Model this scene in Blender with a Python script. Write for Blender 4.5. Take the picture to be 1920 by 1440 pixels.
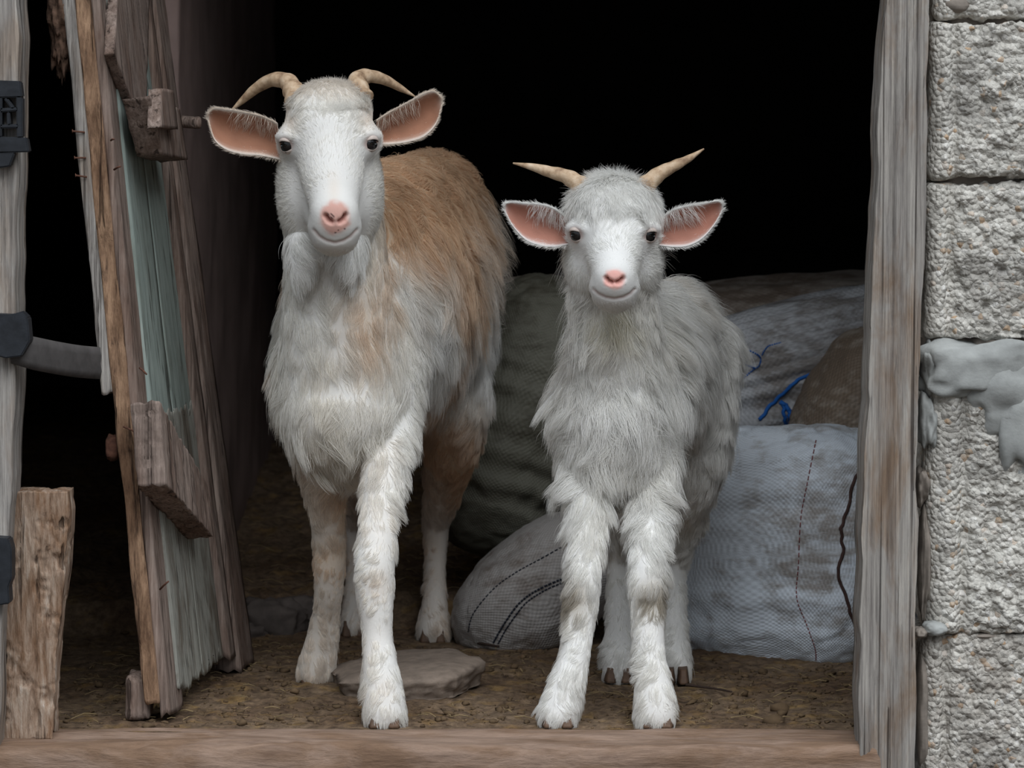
import bpy, bmesh, math, random
import numpy as np
from mathutils import Vector, Matrix
from mathutils.kdtree import KDTree
from mathutils.bvhtree import BVHTree

# ------------------------------------------------------------------ camera, sky, exposure
for o in list(bpy.data.objects):
    bpy.data.objects.remove(o)
SC = bpy.context.scene
COL = SC.collection
CAM = np.array([0.0, -4.0, 0.72])
FPX = 5760.0                                   # focal length in pixels of the 1920 wide frame
TH = math.atan((0.72 - 0.448) / 4.0)           # looking slightly down
cd = bpy.data.cameras.new('camera')
cd.sensor_width = 36.0
cd.lens = FPX / 1920.0 * 36.0
cd.clip_end = 200.0
cd.dof.use_dof = True
cd.dof.focus_distance = 4.05
cd.dof.aperture_fstop = 11.0
cam = bpy.data.objects.new('camera', cd)
cam.location = CAM
cam.rotation_euler = (math.pi / 2 - TH, 0, 0)
COL.objects.link(cam)
SC.camera = cam

SC.view_settings.view_transform = 'Standard'
SC.view_settings.look = 'None'
SC.view_settings.gamma = 1.0
SC.view_settings.use_curve_mapping = False
SC.view_settings.exposure = 0.45
SC.cycles.diffuse_bounces = 5
SC.cycles.max_bounces = 10
SC.cycles.use_adaptive_sampling = True
SC.cycles.adaptive_threshold = 0.025

world = bpy.data.worlds.new('overcast_sky')
SC.world = world
world.use_nodes = True
wn = world.node_tree
wn.nodes.clear()
w_out = wn.nodes.new('ShaderNodeOutputWorld')
w_bg = wn.nodes.new('ShaderNodeBackground')
w_tc = wn.nodes.new('ShaderNodeTexCoord')
w_sep = wn.nodes.new('ShaderNodeSeparateXYZ')
w_map = wn.nodes.new('ShaderNodeMapRange')     # the usual overcast sky: zenith brighter than horizon
w_map.inputs['From Min'].default_value = 0.0
w_map.inputs['From Max'].default_value = 1.0
w_map.inputs['To Min'].default_value = 0.45
w_map.inputs['To Max'].default_value = 1.30
w_mix = wn.nodes.new('ShaderNodeVectorMath')
w_mix.operation = 'SCALE'
w_mix.inputs[0].default_value = (0.895, 0.985, 1.08)
wn.links.new(w_tc.outputs['Generated'], w_sep.inputs[0])
wn.links.new(w_sep.outputs['Z'], w_map.inputs['Value'])
wn.links.new(w_map.outputs[0], w_mix.inputs['Scale'])
wn.links.new(w_mix.outputs[0], w_bg.inputs['Color'])
w_bg.inputs['Strength'].default_value = 0.55
wn.links.new(w_bg.outputs[0], w_out.inputs['Surface'])

# the veiled sun behind the cloud: a very soft light from high in front of the doorway
sl = bpy.data.lights.new('veiled_sun_offscreen', 'SUN')
sl.energy = 1.9
sl.angle = math.radians(55)
sl.color = (0.97, 0.99, 1.01)
sun = bpy.data.objects.new('veiled_sun_offscreen', sl)
sun.rotation_euler = Vector((-0.22, 1.0, -1.30)).to_track_quat('-Z', 'Y').to_euler()
COL.objects.link(sun)

# ------------------------------------------------------------------ helpers
FWD = np.array([0, math.cos(TH), -math.sin(TH)])
UPV = np.array([0, math.sin(TH), math.cos(TH)])
RGT = np.array([1.0, 0, 0])


def P(px, py, Y):
    """the point at depth Y that the photograph shows at (px, py)"""
    d = FWD + RGT * (px - 960) / FPX + UPV * (720 - py) / FPX
    t = (Y + 4.0) / d[1]
    return CAM + d * t


def PF(px, py, z=0.0):
    d = FWD + RGT * (px - 960) / FPX + UPV * (720 - py) / FPX
    t = (z - CAM[2]) / d[2]
    return CAM + d * t


def ray(px, py):
    d = FWD + RGT * (px - 960) / FPX + UPV * (720 - py) / FPX
    return Vector(CAM), Vector(d).normalized()


def proj(p):
    v = np.asarray(p) - CAM
    dz = v @ FWD
    return np.stack([960 + FPX * (v @ RGT) / dz, 720 - FPX * (v @ UPV) / dz], -1)


def M(px, Y):
    """pixels at depth Y -> metres"""
    return px / 1440.0 * (4.0 + Y) / 4.0


def srgb(r, g, b):
    f = lambda c: (c / 255 / 12.92) if c / 255 <= 0.04045 else ((c / 255 + 0.055) / 1.055) ** 2.4
    return (f(r), f(g), f(b))


def _h(ix, iy, iz, seed):
    with np.errstate(over='ignore'):
        h = (ix.astype(np.uint32) * np.uint32(374761393) + iy.astype(np.uint32) * np.uint32(668265263)
             + iz.astype(np.uint32) * np.uint32(2246822519) + np.uint32((seed * 3266489917) & 0xffffffff))
        h = (h ^ (h >> np.uint32(13))) * np.uint32(1274126177)
        h = (h ^ (h >> np.uint32(16))) * np.uint32(2246822519)
        h = h ^ (h >> np.uint32(15))
    return h.astype(np.float64) / 4294967295.0


def vnoise(p, seed=0):
    p = np.asarray(p, float)
    i = np.floor(p).astype(np.int64)
    f = p - i
    f = f * f * (3 - 2 * f)
    r = 0
    for dx in (0, 1):
        wx = f[..., 0] if dx else 1 - f[..., 0]
        for dy in (0, 1):
            wy = f[..., 1] if dy else 1 - f[..., 1]
            for dz in (0, 1):
                wz = f[..., 2] if dz else 1 - f[..., 2]
                r = r + wx * wy * wz * _h(i[..., 0] + dx, i[..., 1] + dy, i[..., 2] + dz, seed)
    return r * 2 - 1


def fbm(p, oct=3, seed=0, gain=0.5):
    a, s, r, n = 1.0, 1.0, 0, 0
    for k in range(oct):
        r = r + a * vnoise(np.asarray(p) * s + k * 17.3, seed + k)
        n += a
        a *= gain
        s *= 2.03
    return r / n


def worley(p, seed=0):
    p = np.asarray(p, float)
    i = np.floor(p).astype(np.int64)
    best = np.full(p.shape[:-1], 9.0)
    val = np.zeros(p.shape[:-1])
    for dx in (-1, 0, 1):
        for dy in (-1, 0, 1):
            for dz in (-1, 0, 1):
                c = i + np.array([dx, dy, dz])
                q = c + np.stack([_h(c[..., 0], c[..., 1], c[..., 2], seed + s) for s in (1, 2, 3)], -1)
                d = np.linalg.norm(q - p, axis=-1)
                v = _h(c[..., 0], c[..., 1], c[..., 2], seed + 9)
                m = d < best
                best = np.where(m, d, best)
                val = np.where(m, v, val)
    return best, val


def norm(v):
    v = np.asarray(v, float)
    return v / np.maximum(np.linalg.norm(v, axis=-1, keepdims=True), 1e-9)


def sstep(a, b, x):
    t = np.clip((x - a) / (b - a), 0, 1)
    return t * t * (3 - 2 * t)


def mesh_obj(name, verts, faces, mat, parent=None, smooth=True, uv=None, cols=None):
    me = bpy.data.meshes.new(name)
    me.from_pydata([tuple(map(float, v)) for v in verts], [], [tuple(map(int, f)) for f in faces])
    if smooth:
        me.polygons.foreach_set('use_smooth', [True] * len(me.polygons))
    if cols is not None:
        a = me.color_attributes.new('coat', 'FLOAT_COLOR', 'POINT')
        c = np.ones((len(verts), 4), np.float32)
        c[:, :3] = cols
        a.data.foreach_set('color', c.ravel())
    if uv is not None:
        l = me.uv_layers.new(name='UVMap')
        idx = np.zeros(len(me.loops), np.int32)
        me.loops.foreach_get('vertex_index', idx)
        l.data.foreach_set('uv', np.asarray(uv, np.float32)[idx].ravel())
    if mat is not None:
        me.materials.append(mat)
    me.update()
    o = bpy.data.objects.new(name, me)
    COL.objects.link(o)
    if parent is not None:
        o.parent = parent
    return o


def empty(name, loc=(0, 0, 0)):
    o = bpy.data.objects.new(name, None)
    o.empty_display_size = 0.05
    COL.objects.link(o)
    o.location = loc
    return o


def put(o, parent):
    """parent a mesh built in world coordinates to an Empty that stands elsewhere"""
    o.parent = parent
    o.matrix_parent_inverse = Matrix.Translation(parent.location).inverted()
    return o


def tag(o, label=None, cat=None, kind=None, group=None):
    if label: o['label'] = label
    if cat: o['category'] = cat
    if kind: o['kind'] = kind
    if group: o['group'] = group
    return o


def boxgrid(nx, ny, nz):
    """welded subdivided box in [0,1]^3"""
    n = (nx, ny, nz)
    idx, V, F = {}, [], []

    def vid(i, j, k):
        key = (i, j, k)
        if key not in idx:
            idx[key] = len(V)
            V.append((i / nx, j / ny, k / nz))
        return idx[key]
    for ax in range(3):
        a, b = [(1, 2), (2, 0), (0, 1)][ax]
        for side in (0, 1):
            for i in range(n[a]):
                for j in range(n[b]):
                    q = []
                    for (di, dj) in ((0, 0), (1, 0), (1, 1), (0, 1)):
                        c = [0, 0, 0]
                        c[ax] = n[ax] * side
                        c[a] = i + di
                        c[b] = j + dj
                        q.append(vid(*c))
                    F.append(q if side else q[::-1])
    return np.array(V), F


def box_out(t, r=0.5):
    """outward direction of a point of the unit box (rounded)"""
    c = (t - 0.5) * 2
    return norm(np.sign(c) * np.abs(c) ** 6)


def tube(path, rad, seg=10, closed_ends=True):
    path = np.asarray(path, float)
    n = len(path)
    rad = np.broadcast_to(np.asarray(rad, float), (n,))
    tan = norm(np.gradient(path, axis=0))
    up = np.array([0.13, 0.31, 0.94])
    V, F = [], []
    a = np.linspace(0, 2 * math.pi, seg, endpoint=False)
    for i in range(n):
        s = norm(np.cross(tan[i], up))
        u = np.cross(s, tan[i])
        V.append(path[i] + rad[i] * (np.cos(a)[:, None] * s + np.sin(a)[:, None] * u))
    V = np.concatenate(V)
    for i in range(n - 1):
        for j in range(seg):
            k = (j + 1) % seg
            F.append((i * seg + j, i * seg + k, (i + 1) * seg + k, (i + 1) * seg + j))
    if closed_ends:
        F.append(tuple(range(seg))[::-1])
        F.append(tuple((n - 1) * seg + j for j in range(seg)))
    return V, F


def resample(pts, n):
    pts = np.asarray(pts, float)
    # Catmull-Rom through the points, then even spacing by index
    k = len(pts)
    t = np.linspace(0, k - 1, n)
    i = np.clip(np.floor(t).astype(int), 0, k - 2)
    f = (t - i)[:, None]
    g = lambda j: pts[np.clip(j, 0, k - 1)]
    p0, p1, p2, p3 = g(i - 1), g(i), g(i + 1), g(i + 2)
    return 0.5 * (2 * p1 + (p2 - p0) * f + (2 * p0 - 5 * p1 + 4 * p2 - p3) * f ** 2 + (3 * p1 - p0 - 3 * p2 + p3) * f ** 3)


class Soup:
    """collects pieces into one mesh"""
    def __init__(s): s.V, s.F, s.n = [], [], 0
    def add(s, V, F):
        s.V.append(np.asarray(V)); s.F += [tuple(i + s.n for i in f) for f in F]; s.n += len(V)
    def build(s, name, mat, parent=None, smooth=True, **k):
        return mesh_obj(name, np.concatenate(s.V), s.F, mat, parent, smooth, **k)


# ------------------------------------------------------------------ materials
def new_mat(name, rough=0.85):
    m = bpy.data.materials.new(name)
    m.use_nodes = True
    nt = m.node_tree
    b = nt.nodes['Principled BSDF']
    b.inputs['Roughness'].default_value = rough
    b.inputs['Specular IOR Level'].default_value = 0.25
    return m, nt, b


def N(nt, typ, **k):
    n = nt.nodes.new(typ)
    for a, v in k.items():
        if a.startswith('i_'):
            n.inputs[a[2:].replace('_', ' ')].default_value = v
        else:
            setattr(n, a, v)
    return n


def ramp(nt, fac, stops):
    r = nt.nodes.new('ShaderNodeValToRGB')
    el = r.color_ramp.elements
    while len(el) < len(stops):
        el.new(0.5)
    for e, (p, c) in zip(el, stops):
        e.position = p
        e.color = (*c, 1)
    nt.links.new(fac, r.inputs[0])
    return r.outputs[0]


def coords(nt, scale, kind='Object'):
    tc = nt.nodes.new('ShaderNodeTexCoord')
    mp = nt.nodes.new('ShaderNodeMapping')
    mp.inputs['Scale'].default_value = scale
    nt.links.new(tc.outputs[kind], mp.inputs[0])
    return mp.outputs[0]


def noise(nt, vec, scale, detail=4, rough=0.55, dist=0.0):
    n = N(nt, 'ShaderNodeTexNoise')
    n.inputs['Scale'].default_value = scale
    n.inputs['Detail'].default_value = detail
    n.inputs['Roughness'].default_value = rough
    n.inputs['Distortion'].default_value = dist
    nt.links.new(vec, n.inputs['Vector'])
    return n.outputs['Fac']


def mixc(nt, fac, a, b, mode='MIX'):
    m = nt.nodes.new('ShaderNodeMix')
    m.data_type = 'RGBA'
    m.blend_type = mode
    for s, v in ((0, fac), (6, a), (7, b)):
        if isinstance(v, (int, float)):
            m.inputs[s].default_value = v
        elif isinstance(v, tuple):
            m.inputs[s].default_value = (*v, 1)
        else:
            nt.links.new(v, m.inputs[s])
    return m.outputs[2]


def math_n(nt, op, a, b=None, clamp=False):
    m = nt.nodes.new('ShaderNodeMath')
    m.operation = op
    m.use_clamp = clamp
    for s, v in ((0, a), (1, b)):
        if v is None:
            continue
        if isinstance(v, (int, float)):
            m.inputs[s].default_value = v
        else:
            nt.links.new(v, m.inputs[s])
    return m.outputs[0]


def bump(nt, b, h, strength, dist):
    n = nt.nodes.new('ShaderNodeBump')
    n.inputs['Strength'].default_value = strength
    n.inputs['Distance'].default_value = dist
    nt.links.new(h, n.inputs['Height'])
    nt.links.new(n.outputs[0], b.inputs['Normal'])


def wood(name, stops, stain, grain=(90, 90, 3.0), patch=((0.45, 0.62), 9.0), stain_amt=0.8, bd=0.004, crack=0.75):
    """weathered wood, grain along the longest scale of the object's Z (or the axis with the smallest grain scale)"""
    m, nt, b = new_mat(name, 0.92)
    g = noise(nt, coords(nt, grain), 1.0, 6, 0.7, 0.5)
    fine = noise(nt, coords(nt, tuple(x * 3.4 for x in grain)), 1.0, 5, 0.7)
    gg = math_n(nt, 'ADD', math_n(nt, 'MULTIPLY', g, 0.55), math_n(nt, 'MULTIPLY', fine, 0.45))
    st = math_n(nt, 'ADD', math_n(nt, 'MULTIPLY', math_n(nt, 'SUBTRACT', gg, 0.5), 1.7), 0.5)
    c = ramp(nt, st, stops)
    lo = min(grain)
    pv = tuple(1.0 if x == lo and max(grain) > lo * 1.5 else 3.2 for x in grain)
    p = noise(nt, coords(nt, pv), patch[1] * 0.5, 5, 0.65, 0.4)
    pf = ramp(nt, p, [(patch[0][0], (0, 0, 0)), (patch[0][1], (stain_amt,) * 3)])
    c = mixc(nt, pf, c, mixc(nt, 1.0, c, stain, 'MULTIPLY'))
    ck = noise(nt, coords(nt, tuple(x * (0.45 if x == lo else 1.5) for x in grain)), 1.0, 3, 0.5, 0.3)
    cf = ramp(nt, ck, [(0.33, (crack,) * 3), (0.41, (0, 0, 0))])
    c = mixc(nt, cf, c, mixc(nt, 1.0, c, (0.12, 0.10, 0.09), 'MULTIPLY'))
    nt.links.new(c, b.inputs['Base Color'])
    h = math_n(nt, 'SUBTRACT', gg, math_n(nt, 'MULTIPLY', cf, 0.5))
    bump(nt, b, h, 1.0, bd)
    return m


def plain(name, c, rough=0.8, var=0.25, scale=60, bd=0.001):
    m, nt, b = new_mat(name, rough)
    n = noise(nt, coords(nt, (1, 1, 1)), scale, 5, 0.6)
    d = tuple(x * (1 - var) for x in c)
    l = tuple(min(1, x * (1 + var)) for x in c)
    nt.links.new(ramp(nt, n, [(0.3, d), (0.7, l)]), b.inputs['Base Color'])
    bump(nt, b, n, 0.6, bd)
    return m


W_POST = wood('weathered_post_wood', [(0.15, srgb(68, 64, 61)), (0.36, srgb(126, 121, 117)), (0.55, srgb(158, 153, 147)), (0.72, srgb(180, 174, 166)), (0.9, srgb(214, 211, 206))],
              srgb(206, 172, 140), patch=((0.50, 0.68), 10.0), stain_amt=0.8, grain=(110, 110, 2.6))
W_GREY = wood('silver_grey_wood', [(0.2, srgb(84, 80, 77)), (0.5, srgb(154, 149, 144)), (0.8, srgb(200, 195, 188))], srgb(215, 185, 155), stain_amt=0.5)
W_TAN = wood('rotten_tan_wood', [(0.18, srgb(70, 54, 45)), (0.45, srgb(152, 122, 98)), (0.8, srgb(196, 162, 132))], srgb(150, 136, 128), grain=(80, 80, 12), stain_amt=0.7, bd=0.006)
W_BROWN = wood('old_brown_wood', [(0.25, srgb(84, 72, 66)), (0.5, srgb(136, 120, 111)), (0.75, srgb(168, 152, 142))], srgb(185, 160, 145), stain_amt=0.6)
W_GREEN = wood('faded_green_paint', [(0.2, srgb(112, 120, 116)), (0.5, srgb(142, 154, 148)), (0.8, srgb(164, 172, 166))], srgb(185, 175, 165), grain=(60, 60, 2), patch=((0.52, 0.7), 8.0), stain_amt=0.6, bd=0.0015)
W_GREYGREEN = wood('flaking_grey_green_paint', [(0.2, srgb(116, 115, 109)), (0.5, srgb(148, 148, 140)), (0.8, srgb(168, 167, 159))], srgb(160, 140, 125), grain=(80, 80, 3), patch=((0.45, 0.62), 14.0), stain_amt=0.8, bd=0.002)
W_SILL = wood('sill_timber', [(0.2, srgb(116, 96, 84)), (0.5, srgb(142, 120, 105)), (0.8, srgb(160, 136, 120))], srgb(190, 170, 140), grain=(9, 50, 50), crack=0.12, stain_amt=0.6, patch=((0.42, 0.6), 12.0))
W_CHUNK = wood('pitted_log_wood', [(0.2, srgb(84, 68, 58)), (0.45, srgb(156, 134, 116)), (0.6, srgb(178, 160, 144)), (0.8, srgb(208, 200, 192))], srgb(196, 170, 146), grain=(60, 60, 10), patch=((0.4, 0.6), 16.0), stain_amt=0.85, bd=0.006)
DARKBOARD = plain('sooty_boards', srgb(104, 88, 84), 0.95, 0.3, 14)
DARKENED = plain('darkened_masonry', srgb(46, 42, 40), 0.95, 0.3, 10)  # interior darkness put into the wall colour, so the stable renders dark
RUBBER = plain('black_rubber', srgb(36, 39, 44), 0.55, 0.35, 50)
STRAPMAT = plain('grey_strap_rubber', srgb(78, 75, 74), 0.85, 0.25, 45)
RUST = plain('rusty_iron', srgb(96, 66, 54), 0.9, 0.4, 120)
NEST = plain('mud_and_straw', srgb(92, 72, 60), 0.95, 0.5, 90, 0.004)
EARTH = None


def dirt_mat():
    m, nt, b = new_mat('trodden_dirt', 0.95)
    v = coords(nt, (1, 1, 1))
    n1 = noise(nt, v, 5.0, 5, 0.6)
    n2 = noise(nt, v, 60.0, 6, 0.7)
    n3 = noise(nt, v, 22.0, 4, 0.6)
    base = ramp(nt, n2, [(0.3, srgb(64, 52, 42)), (0.5, srgb(112, 94, 76)), (0.72, srgb(146, 124, 100))])
    och = ramp(nt, n2, [(0.3, srgb(92, 73, 46)), (0.6, srgb(150, 122, 78))])
    f = ramp(nt, n3, [(0.52, (0, 0, 0)), (0.66, (0.75,) * 3)])
    c = mixc(nt, f, base, och)
    f2 = ramp(nt, n1, [(0.42, (0, 0, 0)), (0.62, (0.7,) * 3)])
    c = mixc(nt, f2, c, mixc(nt, 1.0, c, srgb(190, 175, 165), 'MULTIPLY'))
    nt.links.new(c, b.inputs['Base Color'])
    bump(nt, b, n2, 1.0, 0.006)
    return m


EARTH = dirt_mat()


def block_mat(name, tint):
    m, nt, b = new_mat(name, 0.95)
    v = coords(nt, (1, 1, 1))
    vo = N(nt, 'ShaderNodeTexVoronoi')
    vo.inputs['Scale'].default_value = 150.0
    nt.links.new(v, vo.inputs['Vector'])
    n1 = noise(nt, v, 40.0, 6, 0.7)
    n2 = noise(nt, v, 9.0, 4, 0.6)
    sep = N(nt, 'ShaderNodeSeparateColor')
    nt.links.new(vo.outputs['Color'], sep.inputs[0])
    g = ramp(nt, sep.outputs[0], [(0.0, srgb(176, 172, 165)), (0.4, srgb(214, 210, 202)), (0.85, srgb(228, 225, 217)), (0.94, srgb(236, 234, 230)), (0.985, srgb(196, 160, 122))])
    c = mixc(nt, ramp(nt, n1, [(0.35, (0.2,) * 3), (0.6, (0.75,) * 3)]), srgb(*[x * 0.78 for x in tint]), g)
    c = mixc(nt, ramp(nt, n2, [(0.5, (0, 0, 0)), (0.68, (0.65,) * 3)]), c, mixc(nt, 1.0, c, srgb(150, 148, 148), 'MULTIPLY'))
    nt.links.new(c, b.inputs['Base Color'])
    h = math_n(nt, 'ADD', math_n(nt, 'MULTIPLY', vo.outputs['Distance'], -0.6), n1)
    bump(nt, b, h, 1.0, 0.009)
    return m


BLOCK = block_mat('aggregate_concrete', (232, 228, 218))
BLOCK2 = block_mat('dirty_concrete', (186, 176, 164))
MORTAR = plain('grey_mortar', srgb(150, 152, 150), 0.95, 0.22, 26, 0.004)
MORTAR_D = plain('brown_stained_mortar', srgb(128, 120, 112), 0.95, 0.25, 55, 0.002)
STONE = plain('brown_slab_stone', srgb(126, 113, 102), 0.9, 0.25, 55, 0.003)
DSTONE = plain('dark_rubble_stone', srgb(92, 84, 80), 0.9, 0.35, 30, 0.004)
TWIG = plain('dark_twig_bark', srgb(62, 50, 44), 0.9, 0.3, 80)
STRAW = plain('dry_straw', srgb(140, 122, 90), 0.8, 0.45, 30)
CLOD = plain('dung_and_clods', srgb(94, 77, 58), 0.95, 0.5, 14, 0.002)


# ------------------------------------------------------------------ the building
def solid(name, lo, hi, mat, res=(1, 1, 1), disp=0.0, seed=0):
    V, F = boxgrid(*res)
    W = np.array(lo) + V * (np.array(hi) - np.array(lo))
    if disp:
        W = W + box_out(V) * (fbm(W * 9, 4, seed) * disp)[:, None]
    return mesh_obj(name, W, F, mat)


# the ground: dirt floor with a raised bank at the back
gx = np.concatenate([np.linspace(-2.2, -0.8, 20)[:-1], np.linspace(-0.8, 0.62, 250), np.linspace(0.62, 2.2, 20)[1:]])
gy = np.concatenate([np.linspace(-0.05, 0.9, 150), np.linspace(0.9, 4.2, 130)[1:]])
GX, GY = np.meshgrid(gx, gy)


def floor_z(x, y):
    p = np.stack([x, y, np.zeros_like(x)], -1)
    z = fbm(p * 7, 3, 5) * 0.007 + np.abs(fbm(p * 45, 3, 8)) * 0.008 - 0.004
    bank = sstep(0.80, 0.88, y + 0.05 * fbm(p * 8, 2, 3))
    z = z + bank * (0.052 + 0.012 * fbm(p * 6, 3, 12) + 0.012 * fbm(p * 30, 2, 4))
    z = z + sstep(1.2, 2.6, y) * 0.10
    return z * sstep(-0.06, 0.05, y) - 0.002 * (y < 0)


GZ = floor_z(GX, GY)
fv = np.stack([GX, GY, GZ], -1).reshape(-1, 3)
nx = len(gx)
ff = [(j * nx + i, j * nx + i + 1, (j + 1) * nx + i + 1, (j + 1) * nx + i) for j in range(len(gy) - 1) for i in range(nx - 1)]
floor = tag(mesh_obj('floor', fv, ff, EARTH), 'brown trodden dirt floor inside the stable', kind='structure')

yard = tag(solid('floor_yard', (-6, -9, -0.45), (6, -0.10, -0.17), plain('yard_earth', srgb(116, 104, 92), 0.95, 0.25, 6)), 'bare earth of the yard outside the doorway', kind='structure')
tag(solid('wall_back', (-2.3, 4.2, -0.2), (2.3, 4.35, 2.3), DARKENED), 'dark rear wall of the stable', kind='structure')
tag(solid('wall_east', (2.2, 0.12, -0.2), (2.35, 4.2, 2.3), DARKENED), 'dark side wall of the stable', kind='structure')
tag(solid('wall_west', (-2.35, 0.12, -0.2), (-2.2, 4.2, 2.3), DARKENED), 'dark far side wall of the stable', kind='structure')
tag(solid('ceiling', (-2.35, -0.2, 2.2), (2.35, 4.35, 2.32), DARKENED), 'dark roof over the stable', kind='structure')
tag(solid('wall_lintel', (-2.35, -0.16, 1.75), (2.35, 0.12, 2.2), MORTAR_D), 'masonry above the doorway', kind='structure')
tag(solid('wall_left', (-2.35, -0.13, -0.2), (-0.70, 0.02, 1.75), DARKBOARD, (6, 2, 6)), 'dark boarded wall beside the weathered door post', kind='structure')
tag(solid('wall_veil_standin', (-0.545, 0.66, -0.02), (-0.505, 2.6, 1.6), plain('veil_brown', srgb(150, 130, 124), 0.95, 0.2, 9), (1, 60, 50), 0.01, 3), 'dim brown wall added behind the plank door to imitate a hazy veil', kind='structure')  # added wall: its brown stands in for a soft blurred veil

# block wall on the right
wr = empty('wall_right', (0.56, -0.06, -0.2))
tag(wr, 'rough concrete block wall with bulging mortar beside the door post', kind='structure')
YW = -0.115


def block(px0, px1, py0, py1, y0, depth, mat, seed, rough=0.0075, corner=0.022, strip=0.030):
    """one block by its outline on the wall face; its inner edge is rounded"""
    a = P(px0, py1, y0)
    b = P(px1, py0, y0)
    sx, sz = b[0] - a[0], b[2] - a[2]
    nxx, nzz = max(8, int(sx / 0.0028)), max(8, int(sz / 0.0028))
    V, F = boxgrid(nxx, 14, nzz)
    W = np.array([a[0], y0, a[2]]) + V * np.array([sx, depth, sz])
    # round the box edges
    c = np.clip(W, np.array([a[0] + corner, y0 + corner, a[2] + corner * 0.6]), np.array([b[0] - corner, y0 + depth - corner, b[2] - corner * 0.6]))
    off = W - c
    dn = norm(off)
    on = np.linalg.norm(off, axis=1) > 1e-6
    W = np.where(on[:, None], c + dn * np.minimum(np.linalg.norm(off, axis=1), corner)[:, None], W)
    edge = fbm(W * 26 + 3.1, 3, seed + 8) * 0.007
    W = W + np.where(on[:, None], dn * np.array([0.6, 0, 1.0]), 0) * edge[:, None]
    w1, v1 = worley(W * 115, seed)
    w2, _ = worley(W * 48, seed + 5)
    n = fbm(W * 22, 3, seed)
    # the narrow strip by the post is smooth, the face rough
    fr = 0.14 + 1.0 * sstep(strip - 0.004, strip + 0.012, W[:, 0] - a[0])
    h = (0.5 - w1) * rough * 0.5 * (0.3 + v1) + (0.45 - w2) * rough * 0.8 + n * rough * 0.9
    pit = np.clip(-0.25 - fbm(W * 85, 3, seed + 3), 0, 0.4) * 2.0 * (0.5 + fbm(W * 16, 2, seed + 6))
    h = h - rough * np.clip(pit, 0, 1) * 1.6 + fbm(W * 150, 2, seed + 4) * rough * 0.5
    groove = -0.009 * np.exp(-((W[:, 0] - a[0] - strip) / 0.006) ** 2)
    W = W + np.where(on[:, None], dn, 0) * (h * fr)[:, None] + np.array([0, -1, 0]) * ((W[:, 1] < y0 + 0.02) * groove)[:, None]
    o = mesh_obj('concrete_block', W, F, mat)
    return put(o, wr)


block(1752, 2230, -270, 36, YW, 0.16, BLOCK, 11)
block(1745, 2230, 40, 336, YW - 0.006, 0.16, BLOCK, 21)
block(1736, 2230, 343, 636, YW - 0.002, 0.16, BLOCK, 31)
block(1738, 2230, 705, 1192, YW - 0.008, 0.16, BLOCK, 41, 0.0085, 0.03, 0.045)
block(1726, 2230, 1188, 1560, YW + 0.002, 0.16, BLOCK2, 51, 0.006, 0.02)
core = mesh_obj('mortar_core', np.array([0.545, YW + 0.02, -0.2]) + boxgrid(2, 2, 2)[0] * np.array([1.7, 0.19, 1.95]), boxgrid(2, 2, 2)[1], MORTAR_D)
put(core, wr)
for k in range(5):                              # the wall runs on past the edge of the picture
    src = wr.children[k]
    c = src.copy()
    COL.objects.link(c)
    c.parent = wr
    c.matrix_parent_inverse = src.matrix_parent_inverse.copy()
    c.location = (0.335, 0, 0)


def lump(name, ctr, rad, mat, seed, parent=None, amp=0.18, freq=3.0, nu=40, nv=24, p=2.4, rot=None, gain=0.55):
    u = np.linspace(0, 2 * math.pi, nu, endpoint=False)
    v = np.linspace(-math.pi / 2, math.pi / 2, nv)
    U, Vv = np.meshgrid(u, v)
    e = 2.0 / p
    sp = lambda x: np.sign(x) * np.abs(x) ** e
    D = np.stack([sp(np.cos(Vv)) * sp(np.cos(U)), sp(np.cos(Vv)) * sp(np.sin(U)), sp(np.sin(Vv))], -1).reshape(-1, 3)
    r = 1 + amp * fbm(D * freq + seed * 3.7, 4, seed, gain)
    W = D * r[:, None] * np.array(rad)
    if rot is not None:
        W = W @ np.array(rot).T
    W = W + np.array(ctr)
    F = []
    for j in range(nv - 1):
        for i in range(nu):
            k = (i + 1) % nu
            F.append((j * nu + i, j * nu + k, (j + 1) * nu + k, (j + 1) * nu + i))
    o = mesh_obj(name, W, F, mat)
    if parent is not None:
        put(o, parent)
    return o


def mlump(px, py, Y, rx, rz, ry, mat, seed, amp=0.22, p=2.6):
    return lump('mortar_lump', P(px, py, Y), (M(rx, Y), ry, M(rz, Y)), mat, seed, wr, amp, 1.7, 60, 36, p, None, 0.32)


mlump(1835, 692, YW + 0.010, 104, 50, 0.034, MORTAR, 3, 0.40, 3.4)
mlump(1925, 735, YW + 0.010, 105, 75, 0.034, MORTAR, 4, 0.40, 3.2)
mlump(1915, 800, YW + 0.012, 50, 110, 0.030, MORTAR, 5, 0.5, 2.6)
mlump(1742, 690, YW + 0.02, 16, 45, 0.03, MORTAR, 6, 0.4)
mlump(1738, 790, YW + 0.02, 17, 52, 0.03, MORTAR, 7, 0.4)
mlump(1729, 910, YW + 0.03, 13, 34, 0.03, MORTAR_D, 8, 0.4)
mlump(1732, 1060, YW + 0.03, 12, 110, 0.03, MORTAR_D, 9, 0.3)
mlump(1752, 1178, YW + 0.0, 22, 14, 0.022, MORTAR, 10)
mlump(1726, 1185, YW + 0.0, 12, 10, 0.018, MORTAR_D, 11)
mlump(1860, 1192, YW + 0.03, 80, 12, 0.03, MORTAR_D, 12)
mlump(1728, 1330, YW + 0.03, 12, 110, 0.03, MORTAR_D, 13, 0.15)
mlump(1790, 10, YW + 0.03, 40, 20, 0.03, MORTAR_D, 14)


bed = block(1775, 2720, 634, 708, YW + 0.010, 0.10, MORTAR_D, 71, 0.004, 0.012)
bed.name = 'mortar_bed'


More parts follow.
